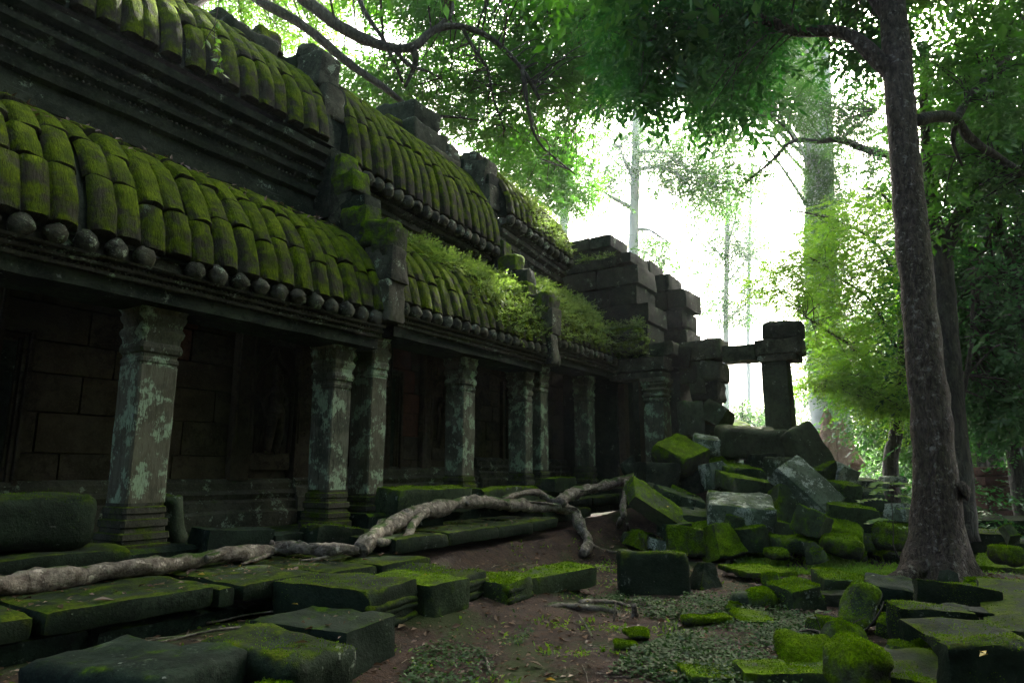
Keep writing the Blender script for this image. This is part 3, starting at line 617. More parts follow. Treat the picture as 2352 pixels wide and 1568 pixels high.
# ------------------------------------------------------------------ fallen blocks, each a thing of its own
_bs = [1000]
def blk(label, cx, cy, w, h, dep, d, yaw=0, pitch=0, roll=0, m='rub', name='fallen_block', cat='stone block', **k):
    """block with its front face centred where the photograph shows it, d metres ahead; w, h in photo units"""
    _bs[0] += 1; c = atD(cx, cy, d); s = d / 1566.
    c = c + np.array((CH, SH, 0)) * dep / 2
    k.setdefault('r', .022); k.setdefault('amp', .03); k.setdefault('chips', 7); k.setdefault('seg', max(w * s, dep, h * s) / 12)
    V, F = rock(w * s, dep, h * s, seed=_bs[0], **k)
    rot = (Matrix.Rotation(HEAD - R(90) + R(yaw), 3, 'Z') @ Matrix.Rotation(R(pitch), 3, 'X') @ Matrix.Rotation(R(roll), 3, 'Y')).to_euler()
    o = put(name, mesh(name, V, F, M[m], True, 48), None, c, rot)
    return tag(o, label, cat)
H = 'heap below the gateway'
# the heap
blk('long grey slab with mossy ends sliding down the left of the heap', 1512, 1165, 142, 36, .75, 12.9, -8, 30, 38, 'rubm', 'fallen_slab', 'stone slab', chips=3)
blk('dark upright block behind the long sliding slab, beside the thick root', 1518, 1095, 88, 66, .8, 14.6, 10, 0, 4, 'dark')
blk('bright moss-lit block tilted like a tent on the left top of the heap', 1574, 1046, 88, 52, .95, 14.8, 38, 24, -20, 'mossy')
blk('dark stone wedged under the bright tent-shaped mossy block', 1592, 1100, 66, 70, .6, 15.0, -10, 0, 8, 'dark')
blk('grey lichen-speckled upright stone right of the dark wedged stone', 1648, 1092, 44, 62, .5, 14.4, 15, -8, -6, 'rubl')
blk('thin dark slab lying behind the long sliding slab', 1568, 1146, 100, 26, .7, 13.9, 5, 12, 16, 'rub', 'fallen_slab', 'stone slab')
blk('flat grey slab under the big lichen-topped block', 1614, 1192, 92, 34, .9, 13.3, -6, 12, 4, 'rub', 'fallen_slab', 'stone slab')
blk('big block with white lichen top in the middle of the heap', 1722, 1178, 150, 62, 1.05, 12.6, -16, 14, 5, 'rubl', chips=3, r=.07)
blk('square moss-covered block facing the path at the foot of the heap', 1580, 1247, 80, 62, .55, 12.4, -5, -8, 2, 'mossy', chips=2)
blk('pyramid-shaped mossy stone at the foot of the heap', 1668, 1248, 84, 76, .6, 12.1, 20, -14, -6, 'mossy', taper=.5)
blk('dark stone with moss edges right of the pyramid-shaped stone', 1736, 1243, 52, 58, .5, 12.2, 30, -6, -8, 'rubm')
blk('small mossy cube above the pyramid-shaped stone', 1690, 1204, 38, 40, .4, 12.5, 20, 5, 10, 'rubm')
blk('small mossy wedge left of the square moss-covered block', 1466, 1243, 42, 40, .35, 12.6, 30, 0, 25, 'mossy', taper=.4)
blk('grey lichened stone on top of the heap beside the tent-shaped block', 1640, 1020, 72, 40, .8, 15.4, -15, 12, 10, 'rubl')
blk('big rounded boulder-like block under the gateway pillar', 1745, 1014, 150, 74, 1.3, 15.0, -6, 8, 3, 'stone', chips=5, r=.16, amp=.04)
blk('mossy slab under the rounded boulder-like block, upper of two', 1708, 1086, 96, 34, .8, 14.3, 10, 10, 4, 'rubm', 'fallen_slab', 'stone slab')
blk('long mossy slab right behind the lichen-topped block, lower of two', 1735, 1112, 130, 34, .9, 13.7, 8, 10, 8, 'rubm', 'fallen_slab', 'stone slab')
blk('small squared stone jammed against the foot of the gateway pillar', 1800, 1072, 46, 42, .5, 14.4, 15, 0, 2, 'stone')
blk('huge dark slab leaning against the right side of the gateway pillar', 1862, 1036, 76, 118, .6, 14.6, 14, -14, -24, 'stone', 'leaning_slab', 'stone slab', chips=5, r=.09)
blk('long pale slab sloping steeply down the right of the heap', 1864, 1124, 82, 142, .45, 13.2, 12, -38, -28, 'rubl', 'leaning_slab', 'stone slab', chips=4)
blk('tilted block behind the long pale sloping slab', 1892, 1084, 60, 44, .6, 14.4, 30, 10, -24, 'rubm')
blk('pale lichened block at the right top edge of the heap', 1936, 1090, 72, 56, .7, 14.6, 24, 18, 14, 'rubl')
blk('dark block with moss cap right of the long pale sloping slab', 1946, 1134, 74, 52, .65, 13.3, 26, 8, 6, 'rubm')
blk('grey-topped stone next to the sapling', 2004, 1146, 64, 38, .6, 13.5, -18, 10, 6, 'rub')
blk('long mossy rectangular block left of the sapling', 1970, 1188, 108, 52, .6, 12.6, -16, 4, 9, 'rubm', chips=3)
blk('dark faceted block standing on its corner in front of the heap', 1880, 1204, 60, 62, .52, 11.9, 42, 20, 12, 'rubm')
blk('mossy stone between the lichen-topped block and the sloping slab', 1804, 1170, 52, 86, .7, 13.2, 12, -15, 22, 'rubm')
blk('flat low mossy rock at the edge of the grass', 1842, 1252, 100, 30, .6, 12.0, 10, 8, 2, 'rubm', chips=5, r=.12)
blk('smooth mossy slope of stone under the long rectangular block', 1952, 1226, 86, 44, .7, 12.2, -20, 20, 14, 'mossy', r=.1)
blk('two-humped mossy stone in the grass', 1946, 1256, 88, 44, .55, 11.6, -12, 10, 6, 'mossy', r=.14, amp=.05, chips=6)
blk('small fin-shaped stone sticking up from the grass', 1877, 1268, 44, 44, .22, 11.4, 12, -8, -12, 'rubm', taper=.75)
blk('little moss mound half sunk in the grass', 1794, 1276, 40, 20, .4, 11.6, 0, 0, 0, 'mossy', r=.15)
blk('round mossy stone behind the big front tree trunk', 2072, 1236, 58, 60, .6, 12.0, 10, 0, 8, 'mossy', r=.14)
blk('pale stone close to the trunk behind the sapling', 2084, 1180, 44, 42, .5, 12.7, 20, 0, 8, 'rubl')
blk('grey flat stone far behind the heap by the low wall', 2006, 1112, 70, 26, .8, 17.5, 8, 8, 4, 'rub')
blk('pale domed stone beyond the sapling', 2064, 1106, 44, 26, .6, 18.5, 10, 0, 0, 'rubl', r=.2)
blk('hexagonal dark block perched below the broken lintel', 1656, 952, 58, 50, .65, 16.2, 42, 26, 18, 'stone')
blk('upright two-stone stub standing in front of the broken pier', 1594, 960, 46, 84, .55, 16.4, 8, 0, 0, 'rub', 'stone_stub', 'stone post')
blk('thin tilted slab showing through the gateway, left one', 1698, 980, 52, 14, .6, 16.6, 16, 20, -14, 'rubm', 'fallen_slab', 'stone slab')
blk('thin tilted slab showing through the gateway, right one', 1734, 982, 40, 12, .6, 16.8, -16, 14, 24, 'rubl', 'fallen_slab', 'stone slab')
blk('dark stone deep in the heap under the pillar foot', 1760, 1066, 66, 50, .5, 14.8, 0, 0, 0, 'dark')
blk('mossy stone low between the long sliding slab and the square mossy block', 1555, 1216, 66, 36, .5, 12.9, 20, 10, -6, 'rub')
blk('half-hidden block at the right foot of the lichen-topped block', 1790, 1218, 60, 44, .5, 12.6, 14, 6, 10, 'rubm')
blk('tilted flat stone leaning in the dark porch opening', 1444, 1070, 36, 30, .12, 15.8, 20, -14, -24, 'slab', 'fallen_slab', 'stone slab')
blk('dark square stone between heap and porch steps', 1482, 1130, 50, 44, .6, 14.4, -14, 4, 10, 'dark')
blk('mossy corner stone at the root, below the thin dark slab', 1640, 1232, 34, 26, .3, 12.9, 35, 0, 0, 'rubm')
ANCH = [(1512, 1165, 'long grey sliding slab'), (1574, 1046, 'tent-shaped mossy block'), (1648, 1092, 'upright lichen-speckled stone'), (1722, 1178, 'big lichen-topped block'), (1580, 1247, 'square moss-covered block'), (1668, 1248, 'pyramid-shaped stone'), (1745, 1014, 'boulder-like block under the pillar'),
        (1864, 1124, 'long pale sloping slab'), (1862, 1036, 'huge leaning dark slab'), (1946, 1134, 'dark moss-capped block'), (1970, 1188, 'long mossy rectangular block'), (1880, 1204, 'dark faceted block'), (1946, 1256, 'two-humped mossy stone'), (1842, 1252, 'flat low mossy rock'), (2004, 1146, 'grey-topped stone'), (2072, 1236, 'round mossy stone')]
_used = set()
def place_label(look, noun, px, py, anchors, tail=''):
    near = sorted(anchors, key=lambda t: (t[0] - px) ** 2 + (t[1] - py) ** 2)
    for ax, ay, nm in near:
        dx, dy = px - ax, py - ay; rel = ('right of' if dx > 0 else 'left of') if abs(dx) > abs(dy) else ('just below' if dy > 0 else 'just above')
        for l in (f'{look} {noun} {rel} the {nm}{tail}',):
            if l not in _used: _used.add(l); return l
LOOK = dict(rubm='moss-patched', rub='plain grey', mossy='moss-covered', rubl='lichen-speckled', stone='dark')
rng = np.random.default_rng(12)
for q in range(74):
    t = rng.random(); px = 1450 + 660 * rng.random() ** .85; edge = np.interp(px, [1450, 1560, 1700, 1850, 2000, 2090], [1180, 1080, 1060, 1110, 1140, 1200]); py = edge + (1285 - edge) * rng.random() ** .8
    d = np.interp((py - edge) / (1290 - edge), [0, 1], [15.2, 11.9]); w = rng.uniform(34, 74); hh = w * rng.uniform(.5, .9); mk_ = ('rubm', 'rub', 'mossy', 'rubl', 'rubm', 'stone')[q % 6]
    blk(place_label(('small ' if w < 48 else 'medium ' if w < 62 else 'larger ') + LOOK[mk_], 'broken stone', px, py, ANCH), px, py, w, hh, rng.uniform(.35, .65), d + .25, rng.uniform(-50, 50), rng.uniform(-20, 24), rng.uniform(-28, 28), mk_, 'broken_stone', 'stone')['group'] = 'small stones packed into the heap'
ANC2 = [(2166, 1450, 'big dark moss-edged block'), (2204, 1376, 'dark frame stone'), (2072, 1366, 'grey block below the trunk'), (1984, 1410, 'leaning beam-like stone'), (1954, 1348, 'two stacked blocks'), (1758, 1386, 'rounded mossy rock in the weeds'), (2300, 1366, 'long weathered paving slab'), (2112, 1536, 'large grey-green slab')]
for q, (px, py, w, hh, d) in enumerate(((2140, 1490, 40, 24, 5.9), (2060, 1446, 46, 26, 6.6), (2090, 1500, 36, 22, 5.7), (1900, 1440, 40, 24, 7.0), (1780, 1330, 36, 20, 9.8), (2010, 1420, 34, 26, 7.2), (1690, 1398, 30, 18, 8.0), (2330, 1225, 44, 26, 11.5), (2260, 1350, 34, 22, 8.8))):
    blk(place_label('small mossy', 'fragment lying', px, py, ANC2), px, py, w, hh, .2, d, q * 37, 8, q * 11 - 30, 'rubm', 'broken_stone', 'stone', taper=.25)['group'] = 'small fragments in the right foreground'
# middle of the path
blk('large dark block with mossy top rim standing in the middle of the path', 1510, 1328, 158, 108, .62, 9.4, -8, -6, 2, 'slabm', chips=4, r=.07)
blk('three-cornered dark stone right of the large block on the path', 1628, 1330, 70, 68, .4, 9.7, 24, -6, 12, 'slabm', taper=.6)
blk('flat moss-covered stone flush with the path', 1762, 1320, 120, 14, 1.0, 10.2, 10, 0, 0, 'mossy', 'flat_stone', 'paving stone')
blk('thin mossy kerb-like stone lying across the ivy', 1627, 1424, 106, 12, .2, 7.5, 4, 0, 0, 'mossy', 'flat_stone', 'paving stone')
blk('mossy flat stone sunk in the ivy right of the thin one', 1750, 1430, 86, 12, .5, 7.4, -4, 0, 0, 'rubm', 'flat_stone', 'paving stone')
blk('small mossy flat stone on the bare soil', 1466, 1462, 50, 10, .22, 6.9, 10, 0, 4, 'mossy', 'flat_stone', 'paving stone')
blk('smaller mossy flat stone just nearer than its neighbour on the soil', 1442, 1484, 50, 10, .16, 6.5, -8, 0, 0, 'mossy', 'flat_stone', 'paving stone')
blk('flat grey-green stone cut by the bottom edge of the view', 1690, 1560, 200, 14, .5, 5.6, 4, 0, 0, 'rubm', 'flat_stone', 'paving stone')
blk('small rounded rock in the weeds left of the mossy boulder', 1716, 1384, 50, 36, .3, 8.4, 0, 0, 0, 'rub', r=.12)
blk('rounded mossy rock in the weeds beside the path', 1758, 1386, 60, 46, .34, 8.3, 0, 0, 0, 'rubm', r=.13)
# right foreground
blk('mossy block with sloping top left of the two stacked blocks', 1846, 1378, 84, 60, .5, 8.2, 16, 4, -6, 'rubm')
blk('upper of two stacked blocks with bright sunlit moss rim', 1954, 1348, 104, 40, .5, 8.7, -6, 8, 3, 'rubm', chips=2)
blk('lower dark one of the two stacked blocks', 1934, 1390, 84, 48, .5, 8.5, -6, 0, 0, 'dark', chips=2)
blk('grey block with tilted smooth top below the big trunk', 2072, 1372, 90, 52, .55, 8.0, -28, 8, 6, 'slab', chips=3)
blk('long mossy beam-like stone leaning up to the right', 1984, 1410, 52, 132, .30, 7.0, 10, -34, 42, 'rubm', 'leaning_slab', 'stone slab', r=.08)
blk('mossy ridge-backed stone near the bottom', 1962, 1500, 84, 96, .35, 5.9, 14, -36, 20, 'rubm', taper=.3, r=.1)
blk('bright moss-covered slanting stone in the ivy', 1880, 1530, 116, 40, .5, 5.7, -20, 26, -6, 'mossy', r=.08)
blk('rounded stone under thick moss at the bottom edge', 2010, 1556, 116, 100, .42, 4.9, 12, 0, 8, 'mossy', r=.16, amp=.04)
blk('flat mossy paving stone at the bottom beside the ivy', 1830, 1566, 210, 34, .4, 5.5, -3, 0, 0, 'rubm', 'flat_stone', 'paving stone')
blk('large grey-green slab with mossy edges beside the thickly mossed rounded stone', 2146, 1580, 170, 50, .62, 4.95, -14, 6, 3, 'slabm', chips=3, r=.03)
blk('big dark moss-edged block lying left under the row of slabs', 2170, 1446, 172, 84, .30, 6.1, -6, 2, 2, 'slabm', chips=2)
blk('dark frame stone with bright moss on its left and upper edges', 2204, 1374, 176, 56, .16, 7.0, -6, -6, 10, 'slabm', chips=2)
blk('narrow slab with weathered pits lying on the big moss-edged block', 2222, 1406, 130, 16, .22, 6.4, -4, 6, 4, 'slab', 'fallen_slab', 'stone slab')
blk('broad flat-topped slab with moss patches at the right edge of the view', 2310, 1498, 210, 34, .80, 5.2, -6, 2, 0, 'slabm', 'fallen_slab', 'stone slab', chips=2)
blk('massive dark block in the bottom right corner', 2296, 1550, 206, 130, .20, 4.7, -3, 0, 0, 'slabm', chips=2)
def causeway(label, px, py, z, l, w, h, yaw=0, m='slabm', **k):
    p = atZ(px, py, z); _bs[0] += 1; k.setdefault('chips', 4); V, F = rock(l, w, h, seed=_bs[0], r=k.pop('r', .03), amp=.022, **k)
    a = R(yaw); c = (p[0] + math.cos(a) * l / 2 + math.sin(a) * w / 2, p[1] + math.sin(a) * l / 2 - math.cos(a) * w / 2, z - h / 2)
    tag(put('paving_slab', mesh('paving_slab', V, F, M[m], True, 48), None, c, (R(random.uniform(-2, 2)), R(random.uniform(-2, 2)), a)), label, 'paving stone')
random.seed(4)
causeway('long weathered paving slab running away at the right edge', 2256, 1424, .36, 2.7, 1.2, .4, 0)
blk('small dark wedge leaning on the foot of the big trunk', 2192, 1340, 40, 44, .2, 9.0, 14, -10, 16, 'slab', taper=.4)
causeway('squared stone of the old causeway just right of the trunk', 2222, 1222, .42, 1.3, .85, .42, 4)
causeway('broad mossy stone of the old causeway, farthest and highest', 2232, 1190, .5, 1.8, 1.6, .45, 2, 'slabm')
causeway('pale edge stone of the old causeway behind the squared one', 2290, 1246, .25, 1.2, 1.2, .3, -3)
causeway('flat mossy causeway stone level with the grass', 2234, 1296, .12, 1.0, .8, .2, 4, 'mossy')
causeway('low mossy causeway stone next to the trunk', 2222, 1346, .22, .9, .42, .3, 3, 'rubm')
causeway('sunken causeway stone with worn top between the trunk and the long paving slab', 2240, 1278, .14, .8, .7, .2, -4, 'rubm')
blk('mossy lump at the right edge above the long paving slab', 2344, 1280, 50, 46, .5, 9.8, 0, 0, 0, 'mossy', r=.15)
blk('dark stone filling the gap under the frame stone', 2130, 1424, 60, 50, .4, 7.1, 10, 0, 0, 'dark')
# loose carved slabs along the lower edge of the terrace, long side running towards the columns
def cslab(label, corner, w, l, h, yaw, m='slabm', pitch=0, roll=0, **k):
    _bs[0] += 1; k.setdefault('chips', 3); k.setdefault('r', .022); k.setdefault('amp', .018)
    k['amp'] *= 1.5; k['chips'] += 3; V, F = rock(w, l, h, seed=_bs[0], seg=.06, **k)
    x, y, z = corner; a = R(yaw)
    c = (x + math.cos(a) * w / 2 - math.sin(a) * l / 2, y + math.sin(a) * w / 2 + math.cos(a) * l / 2, z - h / 2)
    o = put('carved_slab', mesh('carved_slab', V, F, M[m], True, 48), None, c, (R(pitch), R(roll), a))
    return tag(o, label, 'stone slab')
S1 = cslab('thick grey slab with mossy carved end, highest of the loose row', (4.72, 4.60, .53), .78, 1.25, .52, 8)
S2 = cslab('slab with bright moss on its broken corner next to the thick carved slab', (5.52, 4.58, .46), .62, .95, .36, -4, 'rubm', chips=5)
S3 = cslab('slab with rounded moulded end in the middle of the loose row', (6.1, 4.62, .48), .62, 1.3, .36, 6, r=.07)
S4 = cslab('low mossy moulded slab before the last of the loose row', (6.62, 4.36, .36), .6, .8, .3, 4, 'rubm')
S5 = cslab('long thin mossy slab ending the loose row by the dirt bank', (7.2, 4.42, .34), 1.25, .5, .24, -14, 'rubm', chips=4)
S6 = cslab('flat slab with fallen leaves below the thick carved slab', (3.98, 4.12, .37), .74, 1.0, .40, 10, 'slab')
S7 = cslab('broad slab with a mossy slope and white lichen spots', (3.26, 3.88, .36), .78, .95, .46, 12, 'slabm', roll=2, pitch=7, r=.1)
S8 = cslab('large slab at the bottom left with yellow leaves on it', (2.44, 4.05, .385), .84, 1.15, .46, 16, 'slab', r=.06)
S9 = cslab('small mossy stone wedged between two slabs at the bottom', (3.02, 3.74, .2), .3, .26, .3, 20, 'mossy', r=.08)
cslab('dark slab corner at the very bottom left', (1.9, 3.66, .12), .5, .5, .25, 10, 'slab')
for o in (S1, S3, S4):              # carved mouldings on the end that faces the path
    w, l, h = o.dimensions; mb = MB()
    for q, rr in ((-.18, .05), (.02, .04), (.12, .045)):
        mb.add(*tube([(x, -l / 2 + .045, q * h) for x in np.linspace(-w * .46, w * .46, 8)], rr, 8, 3, .3, 8))
    V = np.concatenate(mb.V); put('carved_moulding', mesh('carved_moulding', V, mb.F, M['slabm'], True), o)
# stones on the gallery floor and terrace
cslab('long dark rounded block lying on the terrace at the left edge', (1.75, 7.2, 1.37), 1.78, .6, .50, -2, 'slabm', r=.14, chips=3)
cslab('squared dark block between the two nearest columns', (4.78, 7.25, .92), .85, .45, .36, -6, 'slab', roll=4)
cslab('low dark stone behind the fallen root between columns', (5.75, 7.3, .80), .5, .4, .25, 4, 'slab')
cslab('mossy wedge-shaped block at the foot of the paired columns', (6.2, 7.05, .86), .75, .5, .36, -8, 'slabm', roll=8, chips=5)
cslab('carved mossy cornice piece lying before the fourth column', (8.0, 7.3, 1.33), 1.95, .5, .42, -1, 'rubm', pitch=5)
cslab('second carved mossy piece behind the thick root', (10.35, 7.32, 1.28), 2.0, .45, .34, 1, 'rubm')
cslab('small mossy block between the far pair of columns', (13.05, 7.35, 1.45), 1.0, .4, .32, 0, 'rubm')
cslab('small dark stone by the plinth of the paired columns', (8.2, 7.0, .9), .6, .5, .2, 6, 'slab')
cslab('thin pale stone leaning behind the nearest column', (4.72, 7.86, 1.32), .2, .5, .6, 4, 'rub', roll=-12, r=.08)

# ------------------------------------------------------------------ strangler roots
def root(name, label, strands, par=None):
    t = None
    for k, (pts, r0, r1) in enumerate(strands):
        C = curve(pts, 8); n = len(C); rng = np.random.default_rng(k + len(label)); kn = 1 + .12 * np.sin(np.linspace(0, n * .55, n) + k) + rng.normal(0, .05, n)
        V, F = tube(C + np.stack([fbm(C, 1.8, 5 + a + k, 2) * .035 for a in range(3)], -1), np.interp(np.linspace(0, 1, n), (0, 1), (r0, r1)) * kn * .78, 14, k, .30, 7)
        if n > 40:
            for q in range(4):
                i0, i1 = sorted(rng.choice(n, 2, replace=False)); i1 = max(i1, i0 + 9); D_ = C[i0:i1]; ph = np.linspace(0, rng.uniform(3, 7), len(D_)) + q * 1.6; rr_ = np.interp(np.linspace(0, 1, n), (0, 1), (r0, r1))[i0:i1] * .80
                if len(D_) > 6: V2, F2 = tube(D_ + np.column_stack((np.sin(ph) * rr_ * .4, np.cos(ph) * rr_ * .9, np.abs(np.sin(ph)) * rr_ * .7)), np.linspace(.04, .014, len(D_)), 7, q, .3, 9); V, F = list(V), F; F = F + [tuple(x + len(V) for x in f) for f in F2]; V = np.vstack((V, V2))
        if t is None: t = putw(name, V, F, M['root'], None, sharp=None); tag(t, label, 'tree root')
        else: putw('side_root', V, F, M['root'], t, sharp=None)
    return t
Zr = lambda px, py, z: atZ(px, py, z)
root('tree_root', 'long pale knobbly root lying along the terrace from the left edge', [([Zr(-140, 1372, .64), Zr(0, 1345, .66), Zr(150, 1322, .66), Zr(330, 1300, .66), Zr(480, 1280, .66), Zr(600, 1262, .66), Zr(650, 1254, .68), Zr(740, 1262, .66), Zr(820, 1262, .64)], .125, .085),
    ([Zr(640, 1256, .66), Zr(600, 1276, .6), Zr(560, 1292, .57)], .05, .015), ([Zr(810, 1262, .62), Zr(740, 1282, .57), Zr(690, 1288, .56)], .03, .012)])
root('tree_root', 'thick twisting root climbing over the terrace step to the heap', [([atY(822, 1262, 6.3), atY(860, 1234, 6.5), atY(920, 1194, 6.7), atY(990, 1170, 6.85), atY(1060, 1158, 6.9), atY(1130, 1158, 6.85), atY(1200, 1160, 6.8), atY(1270, 1162, 6.7), atY(1318, 1172, 6.5), atY(1335, 1208, 6.2), atY(1352, 1238, 6.0), atY(1340, 1268, 5.8)], .15, .12),
    ([atY(975, 1176, 6.8), atY(945, 1210, 6.5), atY(925, 1240, 6.3), atY(880, 1246, 6.25), atY(840, 1236, 6.4)], .085, .06), ([atY(1290, 1160, 6.7), atY(1250, 1135, 7.0), atY(1200, 1132, 7.05), atY(1150, 1145, 6.95)], .10, .06),
    ([atY(1280, 1158, 6.65), atY(1310, 1132, 6.75), atY(1370, 1120, 6.75), atY(1430, 1104, 6.6), atY(1475, 1086, 6.4), atY(1500, 1078, 6.3)], .15, .11), ([atY(1345, 1240, 6.0), Zr(1375, 1262, .1), Zr(1420, 1272, .02)], .07, .03)])
root('tree_root', 'hanging forked roots dropping from the step left of the heap', [([atY(1440, 1104, 6.2), atY(1432, 1150, 5.95), atY(1428, 1190, 5.8), Zr(1418, 1230, .2), Zr(1408, 1262, .02)], .10, .06), ([atY(1425, 1190, 5.8), Zr(1405, 1225, .2), Zr(1385, 1246, .08), Zr(1372, 1262, 0)], .05, .035), ([atY(1440, 1200, 5.7), Zr(1442, 1240, .12), Zr(1440, 1268, 0)], .03, .02)])
root('tree_root', 'thick half-buried root crossing the soil below the path', [([Zr(1250, 1396, .03), Zr(1300, 1388, .04), Zr(1370, 1394, .02), Zr(1420, 1404, -.02)], .06, .03), ([Zr(1330, 1388, .02), Zr(1400, 1382, .01), Zr(1450, 1390, -.01)], .04, .015)])
root('root_stub', 'short cut root stub standing beside the large dark block', [([Zr(1456, 1415, -.03), Zr(1457, 1400, .05), Zr(1455, 1385, .14)], .05, .04)])
root('tree_root', 'thin bare roots in the dark gap behind the loose slabs', [([Zr(60, 1568, .1), Zr(260, 1510, .16), Zr(420, 1462, .2), Zr(560, 1440, .22), Zr(680, 1420, .24)], .022, .012), ([Zr(200, 1535, .12), Zr(350, 1470, .2), Zr(500, 1452, .2)], .016, .01), ([Zr(480, 1430, .22), Zr(580, 1405, .25), Zr(690, 1396, .26)], .014, .008)])
for k, (pts, lab) in enumerate((([Zr(1410, 1425, .0), Zr(1412, 1400, .12), Zr(1414, 1380, .2)], 'thin dry stick standing upright in the soil'), ([Zr(1080, 1480, .03), Zr(1110, 1500, .02), Zr(1125, 1540, .02)], 'thin curved twig on the bare dirt slope'), ([Zr(1330, 1412, .03), Zr(1350, 1440, .02), Zr(1360, 1462, .02)], 'slender dead root running down the soil'))):
    V, F = tube(curve(pts, 5), [.011] * (5 * (len(pts) - 1) + 1), 6, k, .2, 12); tag(putw('dry_stick', V, F, M['root']), lab, 'stick')

# ------------------------------------------------------------------ moss cushions standing proud of the near stones
def tufts(o, n, seed, thr=.35, L=.016):
    me = o.data; r = np.random.default_rng(seed); nf = len(me.polygons)
    A = np.empty(nf, np.float32); me.polygons.foreach_get('area', A); N = np.empty(nf * 3, np.float32); me.polygons.foreach_get('normal', N); N = N.reshape(-1, 3); Ce = np.empty(nf * 3, np.float32); me.polygons.foreach_get('center', Ce); Ce = Ce.reshape(-1, 3)
    Rm = np.array(o.rotation_euler.to_matrix()); W = (N @ Rm.T)[:, 2]; w = A * np.clip(W - thr + fbm(Ce + seed, 3, seed, 2) * .9, 0, 1)
    if w.sum() <= 0: return
    k = r.choice(nf, n, p=w / w.sum()); s = np.sqrt(A[k])[:, None]
    t = r.normal(0, .38, (n, 3)); t -= N[k] * (t * N[k]).sum(1, keepdims=True); P = Ce[k] + t * s - N[k] * .004
    D = N[k] + r.normal(0, .55, (n, 3)); U = r.normal(0, 1, (n, 3)); LL = L * r.uniform(.5, 1.5, n)
    put('moss_tufts', leaf_mesh('moss_tufts', P, D, U, LL, LL * .5, M['moss_leaf'], .1), o, kind='stuff')
# ------------------------------------------------------------------ foliage
def leaf_mesh(name, O, D, U, L, W, mat, fold=.25):
    """diamond leaves folded on the midrib: origins, directions, normals, lengths, widths"""
    D = D / (np.linalg.norm(D, axis=1, keepdims=True) + 1e-9); S = np.cross(D, U); S /= np.linalg.norm(S, axis=1, keepdims=True) + 1e-9
    N = np.cross(S, D); L = L[:, None]; W = W[:, None]; n = len(O)
    V = np.empty((n, 4, 3), np.float32); mid = O + D * L * .45 - N * W * fold
    V[:, 0] = O; V[:, 1] = mid + S * W / 2; V[:, 2] = O + D * L - N * L * .12; V[:, 3] = mid - S * W / 2
    b = np.arange(n)[:, None] * 4; F = np.concatenate((b + (0, 1, 2), b + (0, 2, 3)), 1).reshape(-1, 3)
    return mesh(name, V.reshape(-1, 3), F, mat, False)
def sprigs(C, Rad, n, L, rng, nl=8, flat=.6, droop=.25, up=.0, leng=3.2):
    """sprigs of leaflets scattered in clumps: C (k,3) centres, Rad (k,) radii, n sprigs each"""
    k = len(C); c = np.repeat(C, n, 0); r = np.repeat(Rad, n); m = len(c)
    off = rng.normal(0, .5, (m, 3)) * (1, 1, flat); O = c + off * r[:, None]
    d = off + rng.normal(0, .45, (m, 3)); d[:, 2] = d[:, 2] * .45 - droop + up; d /= np.linalg.norm(d, axis=1, keepdims=True)
    U = np.tile((0, 0, 1.), (m, 1)) + rng.normal(0, .32, (m, 3)); S = np.cross(d, U); S /= np.linalg.norm(S, axis=1, keepdims=True)
    ll = L * np.clip(rng.lognormal(0, .28, m), .55, 1.55); PO = []; PD = []; PU = []; PL = []
    for i in range(nl):
        t = (i + .7) / nl; sg = 1 if i % 2 else -1
        if i == nl - 1: sg = 0
        o = O + d * (ll * leng * t)[:, None]; o[:, 2] -= ll * leng * t * t * .25
        dd = d * (.55 if sg else 1) + S * sg * .8 + rng.normal(0, .14, (m, 3)); dd[:, 2] -= .12
        PO.append(o); PD.append(dd); PU.append(U + rng.normal(0, .3, (m, 3))); PL.append(ll * rng.uniform(.8, 1.15, m))
    return np.concatenate(PO), np.concatenate(PD), np.concatenate(PU), np.concatenate(PL)
def crown(name, C, Rad, n, L, mat, parent, seed, nl=8, asp=.42, **k):
    rng = np.random.default_rng(seed); O, D, U, LL = sprigs(np.asarray(C, float), np.asarray(Rad, float), n, L, rng, nl, **k)
    base = np.array(wloc(parent)) if parent else 0
    return put(name, leaf_mesh(name, O - base, D, U, LL, LL * asp * rng.uniform(.85, 1.15, len(LL)), M[mat]), parent)
def inpoly(P, x, y):
    n = len(P); c = np.zeros(len(x), bool); j = n - 1
    for i in range(n):
        xi, yi = P[i]; xj, yj = P[j]
        c ^= ((yi > y) != (yj > y)) & (x < (xj - xi) * (y - yi) / (yj - yi + 1e-9) + xi); j = i
    return c
def region(P, d0, d1, n, rng):      # clump centres spread through a volume seen inside an outline
    P = np.array(P, float); out = []
    lo, hi = P.min(0), P.max(0)
    while len(out) < n:
        x = rng.uniform(lo[0], hi[0], 400); y = rng.uniform(lo[1], hi[1], 400); k = inpoly(P, x, y)
        for a, b in zip(x[k], y[k]): out.append(atD(a, b, rng.uniform(d0, d1)))
    return np.array(out[:n])
def limb(name, pts, r0, r1, mat, parent, seed=0, n=8, amp=.12, per=6):
    C = curve(pts, per); V, F = tube(C, np.interp(np.linspace(0, 1, len(C)), (0, 1), (r0, r1)), n, seed, amp, 4)
    o = putw(name, V, F, M[mat], parent, sharp=None); return C
